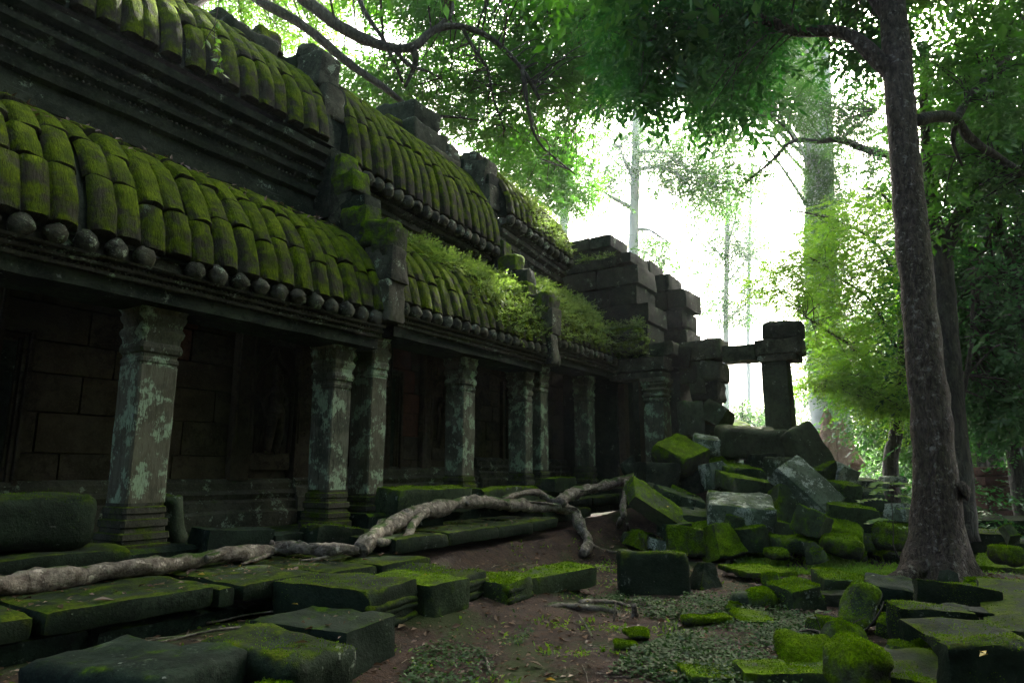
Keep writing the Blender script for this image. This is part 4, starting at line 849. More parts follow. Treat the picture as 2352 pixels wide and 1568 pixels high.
def twigs(C, skel, mat, parent, seed, r=.018, every=1):
    """thin boughs that tie each leaf clump to the nearest limb"""
    rng = np.random.default_rng(seed); skel = np.asarray(skel); mb = MB()
    for c in C[::every]:
        d = np.linalg.norm(skel - c, axis=1); a = skel[np.argmin(d + rng.uniform(0, 1.0, len(d)))]
        L = np.linalg.norm(c - a)
        if L > 13 or L < .05: continue
        mid = (a + c) / 2 + rng.normal(0, .08, 3) * L + (0, 0, .12 * L); P = curve([a, mid, c], 3)
        mb.add(*tube(P, np.linspace(r * (.6 + .3 * L), r * .35, len(P)), 4, 0, 0, cap=False))
    if mb.n: putw('twigs', np.concatenate(mb.V), mb.F, M[mat], parent, kind='stuff', sharp=None)

# ---- the big tree in front, right of the path
T1 = empty('forest_tree', atZ(2150, 1330, .0), 'big grey-barked tree leaning left in front of the causeway stones', 'tree')
tp = [atD(2152, 1345, 10.2), atD(2150, 1300, 10.2), atD(2152, 1230, 10.2), atD(2150, 1120, 10.2), atD(2138, 960, 10.25), atD(2118, 780, 10.3), atD(2098, 560, 10.4), atD(2076, 330, 10.5), atD(2058, 120, 10.6), atD(2048, -60, 10.7), atD(2040, -420, 11.0), atD(2030, -900, 11.5)]
rr = np.array([78, 64, 54, 48, 42, 39, 37, 36, 34, 32, 26, 15]) * 10.3 / 1566
C = curve(tp, 10); rC = np.interp(np.linspace(0, 1, len(C)), np.linspace(0, 1, len(tp)), rr)
V, F = tube(C, rC, 28, 3, .10, 2.2)
fl = np.clip((.9 - (V[:, 2])) / .9, 0, 1) ** 1.6; cc = np.repeat(C, 28, 0); V[:F[-2][-1] + len(V)] if False else None
ang = np.arctan2(V[:, 1] - cc[:, 1], V[:, 0] - cc[:, 0]); V[:, :2] += (V[:, :2] - cc[:, :2]) * (fl * (.18 + .22 * np.cos(ang * 5 + 1)))[:, None]
putw('trunk', V, F, M['bark1'], T1, sharp=None)
V, F = tube([atD(2205, 1128, 10.0), atD(2216, 1122, 9.98), atD(2226, 1124, 9.98)], [.14, .12, .04], 12, 2, .2, 5); putw('burl', V, F, M['bark1'], T1, sharp=None)
for pts, a, b in (([atD(2120, 1300, 10.1), atD(2070, 1330, 9.9), atD(2010, 1346, 9.9), atD(1960, 1350, 9.9)], .16, .05), ([atD(2165, 1310, 10.0), atD(2180, 1345, 9.7), atD(2190, 1365, 9.5)], .16, .06), ([atD(2195, 1290, 10.3), atD(2230, 1325, 10.2), atD(2240, 1345, 10)], .14, .06), ([atD(2090, 1270, 10.4), atD(2084, 1310, 10.3), atD(2080, 1330, 10.2)], .1, .06)):
    limb('buttress_root', pts, a, b, 'bark1', T1, 5, 10, .15)
sk = [C]
for pts, a, b in (([atD(2050, 170, 10.6), atD(1990, 112, 10.7), atD(1930, 74, 11.0), atD(1830, 71, 11.4), atD(1730, 42, 11.8), atD(1630, 50, 12.2), atD(1560, 78, 12.5), atD(1480, 120, 12.8)], .15, .04),
                  ([atD(2105, 278, 10.6), atD(2150, 268, 10.8), atD(2195, 275, 11), atD(2230, 320, 11.3), atD(2290, 360, 11.6), atD(2352, 400, 12), atD(2420, 420, 12.5)], .11, .05),
                  ([atD(2195, 275, 11), atD(2230, 220, 11.4), atD(2290, 150, 11.8), atD(2380, 90, 12.4)], .08, .03), ([atD(2195, 278, 11), atD(2190, 330, 11.2), atD(2210, 380, 11.4)], .05, .02),
                  ([atD(2056, 60, 10.6), atD(1960, -60, 11.5), atD(1820, -160, 12.5), atD(1600, -260, 14)], .13, .05), ([atD(2050, -40, 10.8), atD(2180, -160, 10.8), atD(2350, -240, 11), atD(2500, -300, 11)], .12, .05), ([atD(2044, -200, 10.9), atD(2000, -420, 9.5), atD(1950, -700, 8)], .12, .04)):
    sk.append(limb('branch', pts, a, b, 'bark1' if a > .12 else 'bark2', T1, 7, 9, .12))
rng = np.random.default_rng(1)
big = np.vstack((region([(1360, -60), (1385, 180), (1450, 262), (1500, 240), (1540, 180), (1600, 250), (1690, 268), (1735, 200), (1760, 120), (1840, 45), (1890, -40)], 11, 14.5, 125, rng), region([(1900, -60), (1930, 120), (2010, 190), (2040, 60), (2040, -60)], 11.3, 12.5, 24, rng)))
sk = np.concatenate(sk)
crown('crown', big, np.full(len(big), .44), 12, .18, 'leaf_big', T1, 11, 9, .36, droop=.45, leng=2.6); twigs(big, sk, 'bark2', T1, 12)
rt = np.vstack((region([(2085, -60), (2420, -60), (2420, 260), (2260, 330), (2140, 300), (2105, 200)], 11, 14, 120, rng), region([(2120, 330), (2420, 300), (2420, 450), (2340, 430), (2200, 470), (2120, 560)], 12, 15, 70, rng)))
crown('crown', rt, np.full(len(rt), .6), 17, .13, 'leaf_canopy', T1, 13, 8, .5); twigs(rt, sk, 'bark2', T1, 14)
ov = np.vstack((region([(1250, -700), (2600, -700), (2600, -60), (1250, -60)], 9.5, 14, 190, rng),))  # crown above the view, added and thickened to shade the foreground
crown('crown', ov, np.full(len(ov), .9), 16, .26, 'leaf_canopy', T1, 15, 7, .5); twigs(ov, sk, 'bark2', T1, 16)

# ---- tree behind the gallery whose limbs reach over the roof
b0 = np.array((7.0, 16.5, 0.))
T2 = empty('canopy_tree', b0, 'spreading tree behind the gallery with dark crooked limbs over the roof', 'tree')
tr = limb('trunk', [b0, b0 + (.1, -.1, 4), b0 + (-.1, .1, 8), b0 + (.1, 0, 12), b0 + (.3, -.2, 15)], .55, .3, 'bark2', T2, 4, 14)
sk = [tr]
for pts, a, b in (([b0 + (0, 0, 11.2), atD(520, -40, 17.6), atD(600, 5, 17.2), atD(700, 62, 17.0), atD(800, 145, 17.0), atD(880, 200, 17.1), atD(930, 240, 17.3), atD(1010, 300, 17.8)], .19, .06),
                  ([b0 + (0, 0, 12.4), atD(560, -90, 17.4), atD(700, 0, 16.9), atD(770, 55, 16.9), atD(840, 92, 17.0), atD(900, 110, 17.1), atD(950, 108, 17.2), atD(1000, 68, 17.4), atD(1060, 62, 17.6), atD(1130, 90, 17.8), atD(1200, 160, 18), atD(1240, 230, 18.2)], .21, .05),
                  ([atD(905, 112, 17.1), atD(940, 150, 17.2), atD(985, 165, 17.4), atD(1010, 180, 17.6)], .07, .02), ([atD(950, 108, 17.2), atD(955, 140, 17.3), atD(945, 170, 17.4), atD(930, 200, 17.4)], .11, .04),
                  ([atD(800, -60, 17.2), atD(840, 30, 17.0), atD(880, 90, 17.0), atD(900, 130, 17.1), atD(925, 190, 17.4)], .08, .04), ([atD(1000, 70, 17.4), atD(1040, 20, 17.6), atD(1010, -60, 17.8)], .08, .05),
                  ([atD(1060, 62, 17.6), atD(1100, 130, 17.8), atD(1120, 160, 18), atD(1135, 230, 18.2), atD(1160, 300, 18.5)], .06, .02), ([atD(1200, 160, 18), atD(1215, 260, 18.2), atD(1240, 330, 18.4), atD(1320, 400, 18.8)], .07, .02),
                  ([atD(980, 265, 17.7), atD(1050, 270, 18), atD(1110, 278, 18.2)], .05, .02), ([b0 + (.2, -.1, 14), b0 + (4, -3, 16), b0 + (9, -6, 17), b0 + (13, -8, 17)], .18, .06), ([b0 + (.2, -.1, 13.5), b0 + (-3, -3, 16), b0 + (-5, -7, 17)], .18, .06)):
    sk.append(limb('branch', pts, a, b, 'bark2', T2, 9, 9, .14))
sk = np.concatenate(sk)
cz = np.vstack((region([(1040, -60), (1370, -60), (1400, 200), (1370, 330), (1340, 470), (1270, 470), (1170, 395), (1100, 330), (1010, 230), (980, 60)], 18.8, 23, 330, rng),
                region([(850, -60), (1060, -60), (1000, 90), (950, 20), (860, 20)], 18, 21, 34, rng), region([(780, 170), (900, 130), (1010, 200), (1040, 300), (900, 225)], 18, 22, 40, rng), region([(1340, -60), (1480, -60), (1480, 160), (1400, 260)], 18.5, 22, 60, rng), region([(1130, 300), (1350, 300), (1350, 450), (1320, 480), (1260, 475), (1170, 390)], 25, 29, 110, rng)))
def sun_gap(cl, pts, rad):            # breaks in the crown where low sun comes through onto the far roof
    s = np.array(sdir); k = np.ones(len(cl), bool)
    for p in pts:
        v = cl - np.array(p); t = v @ s; k &= ~((t > 0) & (np.linalg.norm(v - t[:, None] * s, axis=1) < rad))
    return cl[k]
cz = sun_gap(cz, [(14.4, 9.1, 8.7), (15.3, 9.2, 8.8), (16.2, 9.2, 8.6)], 1.45); cz = sun_gap(cz, [(10.8, 8.2, 5.8), (11.8, 8.2, 5.8)], 1.1)
crown('crown', cz, np.full(len(cz), .80), 26, .135, 'leaf_canopy', T2, 21, 9, .48, droop=.15); twigs(cz, sk, 'bark2', T2, 22)
cy = region([(390, -60), (900, -60), (820, 40), (760, 60), (720, 160), (600, 60), (420, 20)], 19, 23, 110, rng)
crown('crown', cy, np.full(len(cy), .8), 18, .115, 'leaf_light', T2, 23, 8, .5); twigs(cy, sk, 'bark2', T2, 24)
cx_ = region([(720, 120), (800, 190), (930, 240), (900, 110)], 20, 24, 14, rng); crown('crown', cx_, np.full(len(cx_), .7), 16, .115, 'leaf_light', T2, 25, 8, .5)
top = np.array([b0 + (rng.uniform(-7, 12), rng.uniform(-11, 3), rng.uniform(14, 18.5)) for _ in range(130)])  # unseen clumps over the frame, put in to keep sun off the foreground
top = top[[(fwd(t) > 0 and (784 - 1540 * ((-fwd(t) * math.sin(PITCH) + (t[2] - EYE) * math.cos(PITCH)) / (fwd(t) * math.cos(PITCH) + (t[2] - EYE) * math.sin(PITCH)))) < -70) or fwd(t) <= 0 for t in top]]
crown('crown', top, np.full(len(top), 1.0), 16, .26, 'leaf_canopy', T2, 26, 7, .5); twigs(top, sk, 'bark2', T2, 27)

# ---- generic forest tree: trunk, limbs and a crown of its own
def forest(name, label, base, h, r, cz0, rad, ncl, L, mat, seed, bark_='bark2', ns=16, clR=.9, lean=(0, 0), cat='tree', low=0., nbr=6, group=None):
    rng = np.random.default_rng(seed); base = np.array(base, float)
    t = empty(name, base, label, cat, group); top = base + (lean[0], lean[1], h)
    P = [base - (0, 0, .1), base + (0, 0, .35)] + [base + (np.array((lean[0], lean[1], h)) * f) + np.r_[rng.normal(0, .012 * h, 2), 0] for f in (.2, .4, .6, .8, 1)]
    C = curve(P, 6); rad_ = np.interp(np.linspace(0, 1, len(C)), (0, .12, .3, 1), (1.7, 1.05, .9, .3)) * r
    V, F = tube(C, rad_, 12, seed, .14, 2); putw('trunk', V, F, M[bark_], t, sharp=None)
    cen = base + (lean[0] * .8, lean[1] * .8, cz0); rad = np.array(rad, float)
    u = rng.normal(0, 1, (ncl, 3)); u /= np.linalg.norm(u, axis=1, keepdims=True); cl = cen + u * rad * rng.uniform(.35, 1, (ncl, 1)) ** .6
    cl[:, 2] = np.maximum(cl[:, 2], base[2] + low + .3)
    sk = [C]
    for k in range(nbr):
        e = cl[rng.integers(ncl)]; zz = min(max(e[2] - rng.uniform(.5, 2.5), base[2] + h * .2), base[2] + h * .95); a = C[np.argmin(abs(C[:, 2] - zz))]
        sk.append(limb('branch', [a, (a + e) / 2 + (0, 0, .1 * np.linalg.norm(e - a)) + rng.normal(0, .25, 3), e], r * .42, r * .1, bark_, t, seed + k, 7, .1, 4))
    sk = np.concatenate(sk)
    crown('crown', cl, np.full(ncl, clR), ns, L, mat, t, seed + 3, 7, .5); twigs(cl, sk, bark_, t, seed + 4, .02 if L < .2 else .03, 1 if ncl < 90 else 2)
    return t
def gp(px, d): p = atD(px, 1000, d); return np.array((p[0], p[1], 0.))
# dark forked tree right behind the big trunk
T3 = empty('forked_tree', gp(2200, 13.2), 'dark mossy tree forking high behind the big front trunk', 'tree')
sk = [limb('trunk', [atD(2215, 1240, 13.2), atD(2200, 1100, 13.2), atD(2180, 850, 13.2), atD(2165, 650, 13.2), atD(2162, 560, 13.2)], .26, .2, 'bark2', T3, 3, 12), limb('branch', [atD(2162, 575, 13.2), atD(2140, 480, 13.2), atD(2130, 380, 13.3), atD(2120, 200, 13.6)], .16, .08, 'bark2', T3, 4), limb('branch', [atD(2162, 580, 13.2), atD(2205, 500, 13.2), atD(2245, 430, 13.3), atD(2300, 330, 13.8), atD(2380, 220, 14.4)], .19, .08, 'bark2', T3, 5), limb('branch', [atD(2195, 1000, 13.2), atD(2230, 800, 13.6), atD(2240, 640, 13.8), atD(2290, 500, 14)], .05, .02, 'bark2', T3, 6)]
c3 = np.vstack((region([(2110, 520), (2240, 560), (2352, 520), (2420, 560), (2420, 1000), (2210, 1000), (2200, 760)], 14, 18, 120, rng), region([(2140, 160), (2420, 120), (2420, 330), (2300, 400), (2150, 380)], 14, 17, 70, rng)))
crown('crown', c3, np.full(len(c3), .8), 17, .13, 'leaf_dark', T3, 31, 8, .48); twigs(c3, np.concatenate(sk), 'bark2', T3, 32)
# small-leaved bright tree between gateway and big trunk
b6 = gp(2030, 19)
T4 = empty('feathery_tree', b6, 'feathery bright green tree spreading between the gateway and the big trunk', 'tree')
sk = [limb('trunk', [b6, atD(2046, 1060, 19), atD(2060, 980, 19), atD(2075, 800, 19), atD(2082, 600, 19), atD(2090, 400, 19)], .22, .12, 'bark2', T4, 3)]
for pts in ([(2060, 960), (2020, 880), (1960, 800), (1900, 760), (1840, 720)], [(2072, 830), (2030, 740), (1990, 680), (1930, 640), (1880, 600)], [(2078, 700), (2040, 600), (1990, 540), (1900, 500), (1800, 480)], [(2066, 900), (2000, 905), (1930, 900), (1870, 900)], [(2082, 560), (2040, 460), (1990, 430)], [(2086, 640), (2140, 560), (2200, 520)]):
    sk.append(limb('branch', [atD(a, b, 19 - .25 * k) for k, (a, b) in enumerate(pts)], .07, .015, 'bark2', T4, 8, 6))
c4 = np.vstack((region([(1850, 660), (1930, 560), (2000, 480), (2060, 420), (2100, 560), (2110, 1020), (2010, 960), (1940, 890), (1850, 890), (1845, 830)], 16.5, 21, 170, rng), region([(1720, 640), (1850, 540), (1960, 450), (1900, 600), (1840, 720), (1760, 700)], 17, 19, 48, rng), region([(1850, 800), (1990, 820), (2080, 940), (2000, 930), (1880, 890)], 16, 18, 30, rng)))
crown('crown', c4, np.full(len(c4), .66), 26, .085, 'leaf_lime', T4, 33, 9, .5, droop=.08, flat=.34); twigs(c4, np.concatenate(sk), 'bark2', T4, 34, .014)
# limb reaching left across the bright gap
b7 = gp(2260, 23)
T5 = empty('leaning_tree', b7, 'tree behind the big trunk sending a long crooked bough across the bright gap', 'tree')
sk = [limb('trunk', [b7, atD(2255, 900, 23), atD(2230, 600, 23), atD(2190, 420, 23), atD(2140, 300, 23), atD(2120, 100, 23)], .35, .16, 'bark2', T5, 2, 10), limb('branch', [atD(2170, 390, 23), atD(2060, 360, 22.5), atD(1985, 342, 22.2), atD(1930, 322, 22), atD(1880, 325, 22), atD(1820, 325, 22), atD(1770, 372, 22), atD(1715, 418, 22)], .17, .035, 'bark2', T5, 3),
      limb('branch', [atD(1930, 322, 22), atD(1980, 280, 22), atD(2020, 250, 22)], .05, .02, 'bark2', T5, 4), limb('branch', [atD(1825, 325, 22), atD(1800, 290, 22), atD(1760, 268, 22), atD(1700, 262, 22)], .05, .015, 'bark2', T5, 5), limb('branch', [atD(1770, 372, 22), atD(1730, 360, 22), atD(1680, 380, 22)], .03, .012, 'bark2', T5, 6)]
c5 = np.vstack((region([(1700, 260), (1790, 190), (1880, 170), (2020, 200), (2040, 330), (1960, 330), (1890, 310), (1760, 310)], 21, 25, 120, rng), region([(1960, 360), (2060, 330), (2080, 520), (1980, 480)], 21, 24, 44, rng), region([(1640, 300), (1790, 270), (1800, 390), (1710, 440), (1630, 430)], 21, 23, 26, rng)))
crown('crown', c5, np.full(len(c5), .72), 20, .10, 'leaf_far', T5, 35, 8, .5); twigs(c5, np.concatenate(sk), 'bark2', T5, 36, .014)
# tall pale buttressed tree
b8 = gp(1915, 38)
T6 = empty('buttressed_tree', b8, 'huge pale tree with orange fluted buttress roots beyond the heap', 'tree')
sk = [limb('trunk', [atD(1915, 1120, 38), atD(1914, 1020, 38), atD(1905, 940, 38), atD(1893, 800, 38), atD(1885, 560, 38), atD(1880, 300, 38.5), atD(1870, 0, 39), atD(1860, -500, 40)], 1.15, .7, 'barkp', T6, 2, 16, .1)]
for a, b, w in ((1958, 1075, .34), (1935, 1085, .3), (1905, 1080, .3), (1880, 1075, .34), (1975, 1070, .22)):
    limb('buttress_root', [atD(1908 + (a - 1915) * .25, 900, 37.6), atD(1912 + (a - 1915) * .4, 980, 37.2), atD(1914 + (a - 1915) * .75, 1040, 36.8), atD(a, b, 36.4)], w * .7, w * 1.5, 'bark3', T6, a, 9, .1)
sk.append(limb('branch', [atD(1872, 100, 39), atD(1780, -60, 39), atD(1600, -220, 40), atD(1450, -300, 41)], .3, .1, 'barkp', T6, 5)); sk.append(limb('branch', [atD(1866, -200, 39.4), atD(2000, -400, 39), atD(2200, -560, 39)], .3, .1, 'barkp', T6, 6))
c6 = np.vstack((region([(1836, 330), (1940, 330), (1945, 700), (1930, 920), (1846, 880), (1856, 640)], 35.3, 37.0, 300, rng), region([(1820, 330), (1880, 330), (1870, 420), (1830, 420)], 35, 38, 10, rng)))
crown('climbing_leaves', c6, np.full(len(c6), .75), 18, .15, 'leaf_far', T6, 37, 7, .5)
top = region([(1350, -900), (2010, -900), (2010, -120), (1350, -120)], 24, 34, 130, rng)  # unseen leaves added high ahead to stop sun reaching the foreground
top = np.vstack((top, region([(1610, -200), (1800, -200), (1790, 170), (1700, 235), (1620, 225)], 29, 38, 150, rng))); crown('crown', top, np.full(len(top), 1.6), 20, .40, 'leaf_far', T6, 38, 7, .55); twigs(top, np.concatenate(sk), 'barkp', T6, 39, .03)  # further clumps hidden behind nearer leaves, added to shade the ground
# hazy tall trees seen in the gap
def tall(label, px, d, top_py, w, branches, polys, ncl, seed, L=.16, clR=1.0):
    b = gp(px, d); t = empty('tall_tree', b, label, 'tree'); k = d / 1566.
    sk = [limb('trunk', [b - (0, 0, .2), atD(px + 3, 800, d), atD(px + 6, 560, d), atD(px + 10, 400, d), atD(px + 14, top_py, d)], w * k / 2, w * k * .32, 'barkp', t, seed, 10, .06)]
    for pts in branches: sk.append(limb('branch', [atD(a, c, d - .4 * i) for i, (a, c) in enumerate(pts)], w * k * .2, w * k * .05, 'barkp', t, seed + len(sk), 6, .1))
    r = np.random.default_rng(seed); cl = np.vstack([region(p, d - 3, d + 3, n, r) for p, n in zip(polys, ncl)])
    crown('crown', cl, np.full(len(cl), clR), 12, L, 'leaf_far', t, seed + 1, 7, .5); twigs(cl, np.concatenate(sk), 'barkp', t, seed + 2, .025)
tall('tall pale tree with level boughs standing in white haze behind the gallery', 1449, 44, 200, 30, [[(1455, 480), (1400, 450), (1350, 420)], [(1458, 390), (1510, 385), (1555, 400), (1575, 420)], [(1460, 350), (1520, 350), (1580, 390), (1640, 430)], [(1452, 530), (1490, 528), (1540, 560)], [(1464, 300), (1530, 270), (1620, 310)], [(1464, 290), (1490, 230), (1500, 180)], [(1456, 410), (1435, 370), (1425, 340)]],
     [[(1390, 310), (1560, 290), (1660, 330), (1640, 400), (1480, 400), (1400, 420)], [(1580, 380), (1660, 380), (1640, 480), (1590, 470)], [(1470, 540), (1560, 560), (1540, 600), (1490, 640)], [(1300, 200), (1420, 150), (1500, 190), (1490, 260), (1380, 290)], [(1340, 300), (1500, 290), (1720, 320), (1745, 420), (1640, 490), (1480, 440), (1380, 470)]], [60, 40, 40, 40, 210], 60, .2)
tall('thin misty tree with a loose crown nearer the lintel', 1664, 56, 420, 15, [[(1670, 650), (1710, 600), (1740, 560)], [(1668, 600), (1630, 560), (1600, 540)], [(1672, 560), (1690, 500), (1700, 450)], [(1666, 740), (1720, 690), (1760, 650)]], [[(1560, 500), (1660, 420), (1760, 540), (1775, 690), (1690, 750), (1600, 730)]], [190], 64, .24)
tall('faint slender tree with a bare stem far off in the mist', 1716, 66, 380, 10, [[(1720, 520), (1750, 470), (1770, 430)], [(1720, 600), (1690, 560), (1670, 540)]], [[(1690, 470), (1760, 400), (1790, 520), (1730, 620)]], [60], 68, .18)
tall('pale tree trunk leaning in mist above the far mossy roof', 1288, 38, 300, 26, [[(1296, 500), (1250, 470), (1210, 440)], [(1298, 420), (1330, 380), (1350, 340)]], [[(1180, 400), (1320, 300), (1400, 420), (1330, 520), (1240, 520)]], [60], 72)
# forest filling the right and the distance
k = 0
for px, d, h, cz0, rad, mat, lab in ((2330, 17, 9, 5.5, (2.6, 2.6, 3.6), 'leaf_dark', 'dark leafy tree at the right edge behind the old wall corner'), (2290, 21, 11, 6, (3, 3, 4.5), 'leaf_canopy', 'dense green tree behind the laterite wall corner'), (2420, 14, 9, 5.5, (2.2, 2.2, 3.4), 'leaf_dark', 'shadowy tree at the edge of the view right of the causeway'),
                                     (2160, 25, 12, 6, (3.2, 3.2, 4.8), 'leaf_far', 'tall forest tree glimpsed just right of the big trunk'), (2110, 29, 11, 5.4, (3.2, 3.2, 4.6), 'leaf_far', 'hazy forest tree behind the low wall and the sapling'), (2100, 40, 13, 6.4, (4.5, 4.5, 5.4), 'leaf_far', 'hazy round tree deep between buttressed tree and big trunk'),
                                     (2230, 33, 15, 8, (4.5, 4.5, 6.6), 'leaf_far', 'tall hazy tree behind the forked dark tree'), (2400, 26, 14, 8, (4, 4, 6), 'leaf_dark', 'tall dark tree at the far right edge'), (1715, 48, 6.4, 3.5, (3.3, 3.3, 3), 'leaf_far', 'round bluish tree framed by the stone gateway'), (1660, 60, 8, 4, (4, 4, 3.6), 'leaf_far', 'paler tree farther off behind the gateway opening'),
                                     (1880, 52, 9, 4.6, (4.5, 4.5, 4.2), 'leaf_far', 'misty low tree beside the foot of the buttressed tree')):
    k += 1; forest('forest_tree', lab, gp(px, d), h, .14 + .012 * h, cz0, rad, 120 if d < 30 else 110, .14 if d < 22 else .2 if d < 40 else .26, mat, 100 + 10 * k, low=.4, clR=.85 + d * .008)
# unseen trees added around the viewer to hold back light from the sky
for k, (x, y, h, cz0, rad, lab) in enumerate(((-4.5, 4.5, 13, 10, (4.5, 4.5, 2.4), 'added unseen shade tree close behind the viewer'), (-3.5, -5, 15, 12, (5.5, 5.5, 2.6), 'added unseen shade tree behind the viewer on the causeway side'), (3.5, -8, 15, 11.5, (5.5, 5.5, 3), 'added unseen shade tree over the causeway stones'), (-8, 2, 16, 12.5, (6, 6, 2.6), 'added unseen shade tree behind the viewer on the path'), (13, -10, 17, 11, (6, 6, 4.5), 'added unseen shade tree right of the causeway'), (3, -10, 10, 5, (4.5, 4, 4.5), 'added unseen low-crowned shade tree beside the causeway'), (9, -9, 11, 5.5, (4, 3.5, 4.5), 'added unseen bushy shade tree beyond the causeway'), (-4, -8, 10, 5, (4, 4, 4.5), 'added unseen bushy shade tree behind the viewer'), (-9, -2, 11, 5.5, (3.5, 5, 4.5), 'added unseen bushy shade tree far behind the viewer'), (-5, 15, 17, 14, (6.5, 6.5, 2.6), 'added unseen shade tree behind the near end of the gallery'))):
    forest('added_shade_tree', lab, (x, y, 0), h, .35, cz0, rad, 210, .3, 'leaf_canopy', 300 + 10 * k, ns=16, clR=1.3)

# ---- masses nobody could count
rng = np.random.default_rng(77)
n = 420; px = rng.uniform(1300, 2500, n); d = rng.uniform(62, 110, n); px[:60] = rng.uniform(-400, 1300, 60)
cl = np.array([gp(a, b) + (0, 0, rng.uniform(.5, 5.5) if a > 1840 else rng.uniform(.4, 3.2)) for a, b in zip(px, d)])
o = crown('distant_woods', cl, np.full(n, 2.6), 14, .6, 'leaf_far', None, 78, 6, .6); o['kind'] = 'stuff'; o['label'] = 'misty wall of distant woods'
n = 150; px = rng.uniform(2095, 2520, n); d = rng.uniform(15, 42, n); cl = np.array([gp(a, b) + (0, 0, rng.uniform(.2, 1.3)) for a, b in zip(px, d)])
o = crown('undergrowth', cl, np.full(n, .6), 12, .13, 'leaf_dark', None, 79, 7, .5, up=.4); o['kind'] = 'stuff'; o['label'] = 'dark undergrowth under the right-hand trees'
n = 90; px = rng.uniform(1995, 2180, n); d = rng.uniform(22, 40, n); cl = np.array([gp(a, b) + (0, 0, rng.uniform(.1, .9)) for a, b in zip(px, d)])
o = crown('undergrowth', cl, np.full(n, .6), 12, .13, 'leaf_far', None, 80, 7, .5, up=.4); o['kind'] = 'stuff'; o['label'] = 'hazy low bushes behind the heap'
# ------------------------------------------------------------------ far walls
def wall_of(name, label, px0, px1, d, courses, z0, bl, mat, seed, thick=.6, jag=.3):
    a, b = gp(px0, d), gp(px1, d); L = np.linalg.norm(b - a); ux = (b - a) / L; yaw = math.atan2(ux[1], ux[0]); r = random.Random(seed)
    t = empty(name, a, label, 'wall'); z = z0
    for c, h in enumerate(courses):
        x = -r.uniform(0, bl * .5); xe = L - (r.uniform(0, jag) * c); n = 0
        while x < xe:
            w = r.uniform(.7, 1.3) * bl; xa, xb = max(0, x), min(xe, x + w)
            if xb - xa > .12:
                V, F = rock(xb - xa - .012, thick * r.uniform(.9, 1.1), h - .01, seed=seed + c * 20 + n, r=.04, amp=.02, chips=3, seg=.2)
                p = a + ux * (xa + xb) / 2; o = put('wall_stone', mesh('wall_stone', V, F, M[mat], True, 48), t, (0, 0, 0), (0, 0, yaw + r.uniform(-.02, .02))); o.location = Vector((p[0], p[1], z + h / 2)) - wloc(t)
            x += w; n += 1
        z += h
    return t
wall_of('old_wall', 'ruined reddish stone wall corner in the shade right of the big trunk', 2225, 2345, 18.5, [.34, .3, .3, .3, .28, .22], -.05, .8, 'laterite', 1200, .8, .12)
wall_of('old_wall', 'low mossy wall running behind the sapling far across the clearing', 1955, 2110, 27, [.36, .34, .25], -.05, .9, 'rub', 1240, .7, .1)
wall_of('old_wall', 'low pale wall seen through the gateway', 1670, 1775, 33, [.5, .5, .45], .2, 1.2, 'rubl', 1270, .8, .1)

# ------------------------------------------------------------------ plants
def scatter_ground(n, fn, rng, box, mul=6):
    N = n * mul; x = rng.uniform(box[0], box[1], N); y = rng.uniform(box[2], box[3], N); k = rng.random(N) < fn(x, y)
    x, y = x[k][:n], y[k][:n]; return np.stack((x, y, ground_h(x, y)), -1)
def pxs(x, y):
    f = x * CH + y * SH; l = -x * SH + y * CH; v = -EYE; dd = f * math.cos(PITCH) + v * math.sin(PITCH); u = -f * math.sin(PITCH) + v * math.cos(PITCH)
    dd = np.where(dd < .3, .3, dd); return 1176 - l / dd * 1540, 784 - u / dd * 1540
rng = np.random.default_rng(5)
IVY = [np.array(p, float) for p in ([(1330, 1600), (1450, 1500), (1560, 1455), (1660, 1440), (1760, 1400), (1880, 1420), (1940, 1480), (1900, 1540), (1800, 1600)], [(900, 1600), (960, 1500), (1040, 1470), (1120, 1500), (1160, 1600)], [(1310, 1380), (1330, 1335), (1430, 1330), (1440, 1400), (1400, 1385)], [(1580, 1360), (1700, 1370), (1800, 1400), (1830, 1440), (1640, 1420), (1540, 1420)], [(1040, 1470), (1150, 1420), (1240, 1430), (1200, 1480)], [(1440, 1375), (1590, 1385), (1640, 1400), (1540, 1420), (1430, 1400)])]
def ivyf(x, y):
    a, b = pxs(x, y); k = np.zeros(len(x))
    for i, P in enumerate(IVY): k = np.maximum(k, inpoly(P, a, b) * (1., .55, .6, .75, .45, .7)[i])
    cl = np.zeros(len(x)); q = k > 0; cl[q] = fbm(np.stack((x, y, 0 * x), -1)[q], 1.4, 91, 3); return k * np.clip(.55 + cl * 1.1, 0.03, 1)
O = scatter_ground(24000, ivyf, rng, (2, 14, -2.5, 6.5), 24); n = len(O); O[:, 2] += rng.uniform(.0, .07, n)
D = rng.normal(0, 1, (n, 3)); D[:, 2] = rng.uniform(-.1, .45, n); U = np.tile((0, 0, 1.), (n, 1)) + rng.normal(0, .35, (n, 3)); L = rng.uniform(.022, .05, n)
o = put('ground_cover', leaf_mesh('ground_cover', O, D, U, L, L * .62, M['cover'], .15), kind='stuff', label='small glossy creeping leaves covering the damp soil')
GR = [np.array(p, float) for p in ([(1760, 1290), (1800, 1262), (1900, 1270), (2000, 1250), (2090, 1270), (2090, 1320), (1960, 1318), (1800, 1312), (1700, 1308)], [(1690, 1300), (1700, 1262), (1780, 1262), (1770, 1300)], [(2250, 1270), (2352, 1240), (2352, 1300), (2280, 1300)], [(2220, 1190), (2352, 1180), (2352, 1200), (2230, 1215)])]
def grf(x, y):
    a, b = pxs(x, y); k = np.zeros(len(x))
    for P in GR: k = np.maximum(k, inpoly(P, a, b))
    cl = np.zeros(len(x)); q = k > 0; cl[q] = fbm(np.stack((x, y, 0 * x), -1)[q], 1.6, 95, 2); return k * np.clip(.65 + cl, .05, 1)
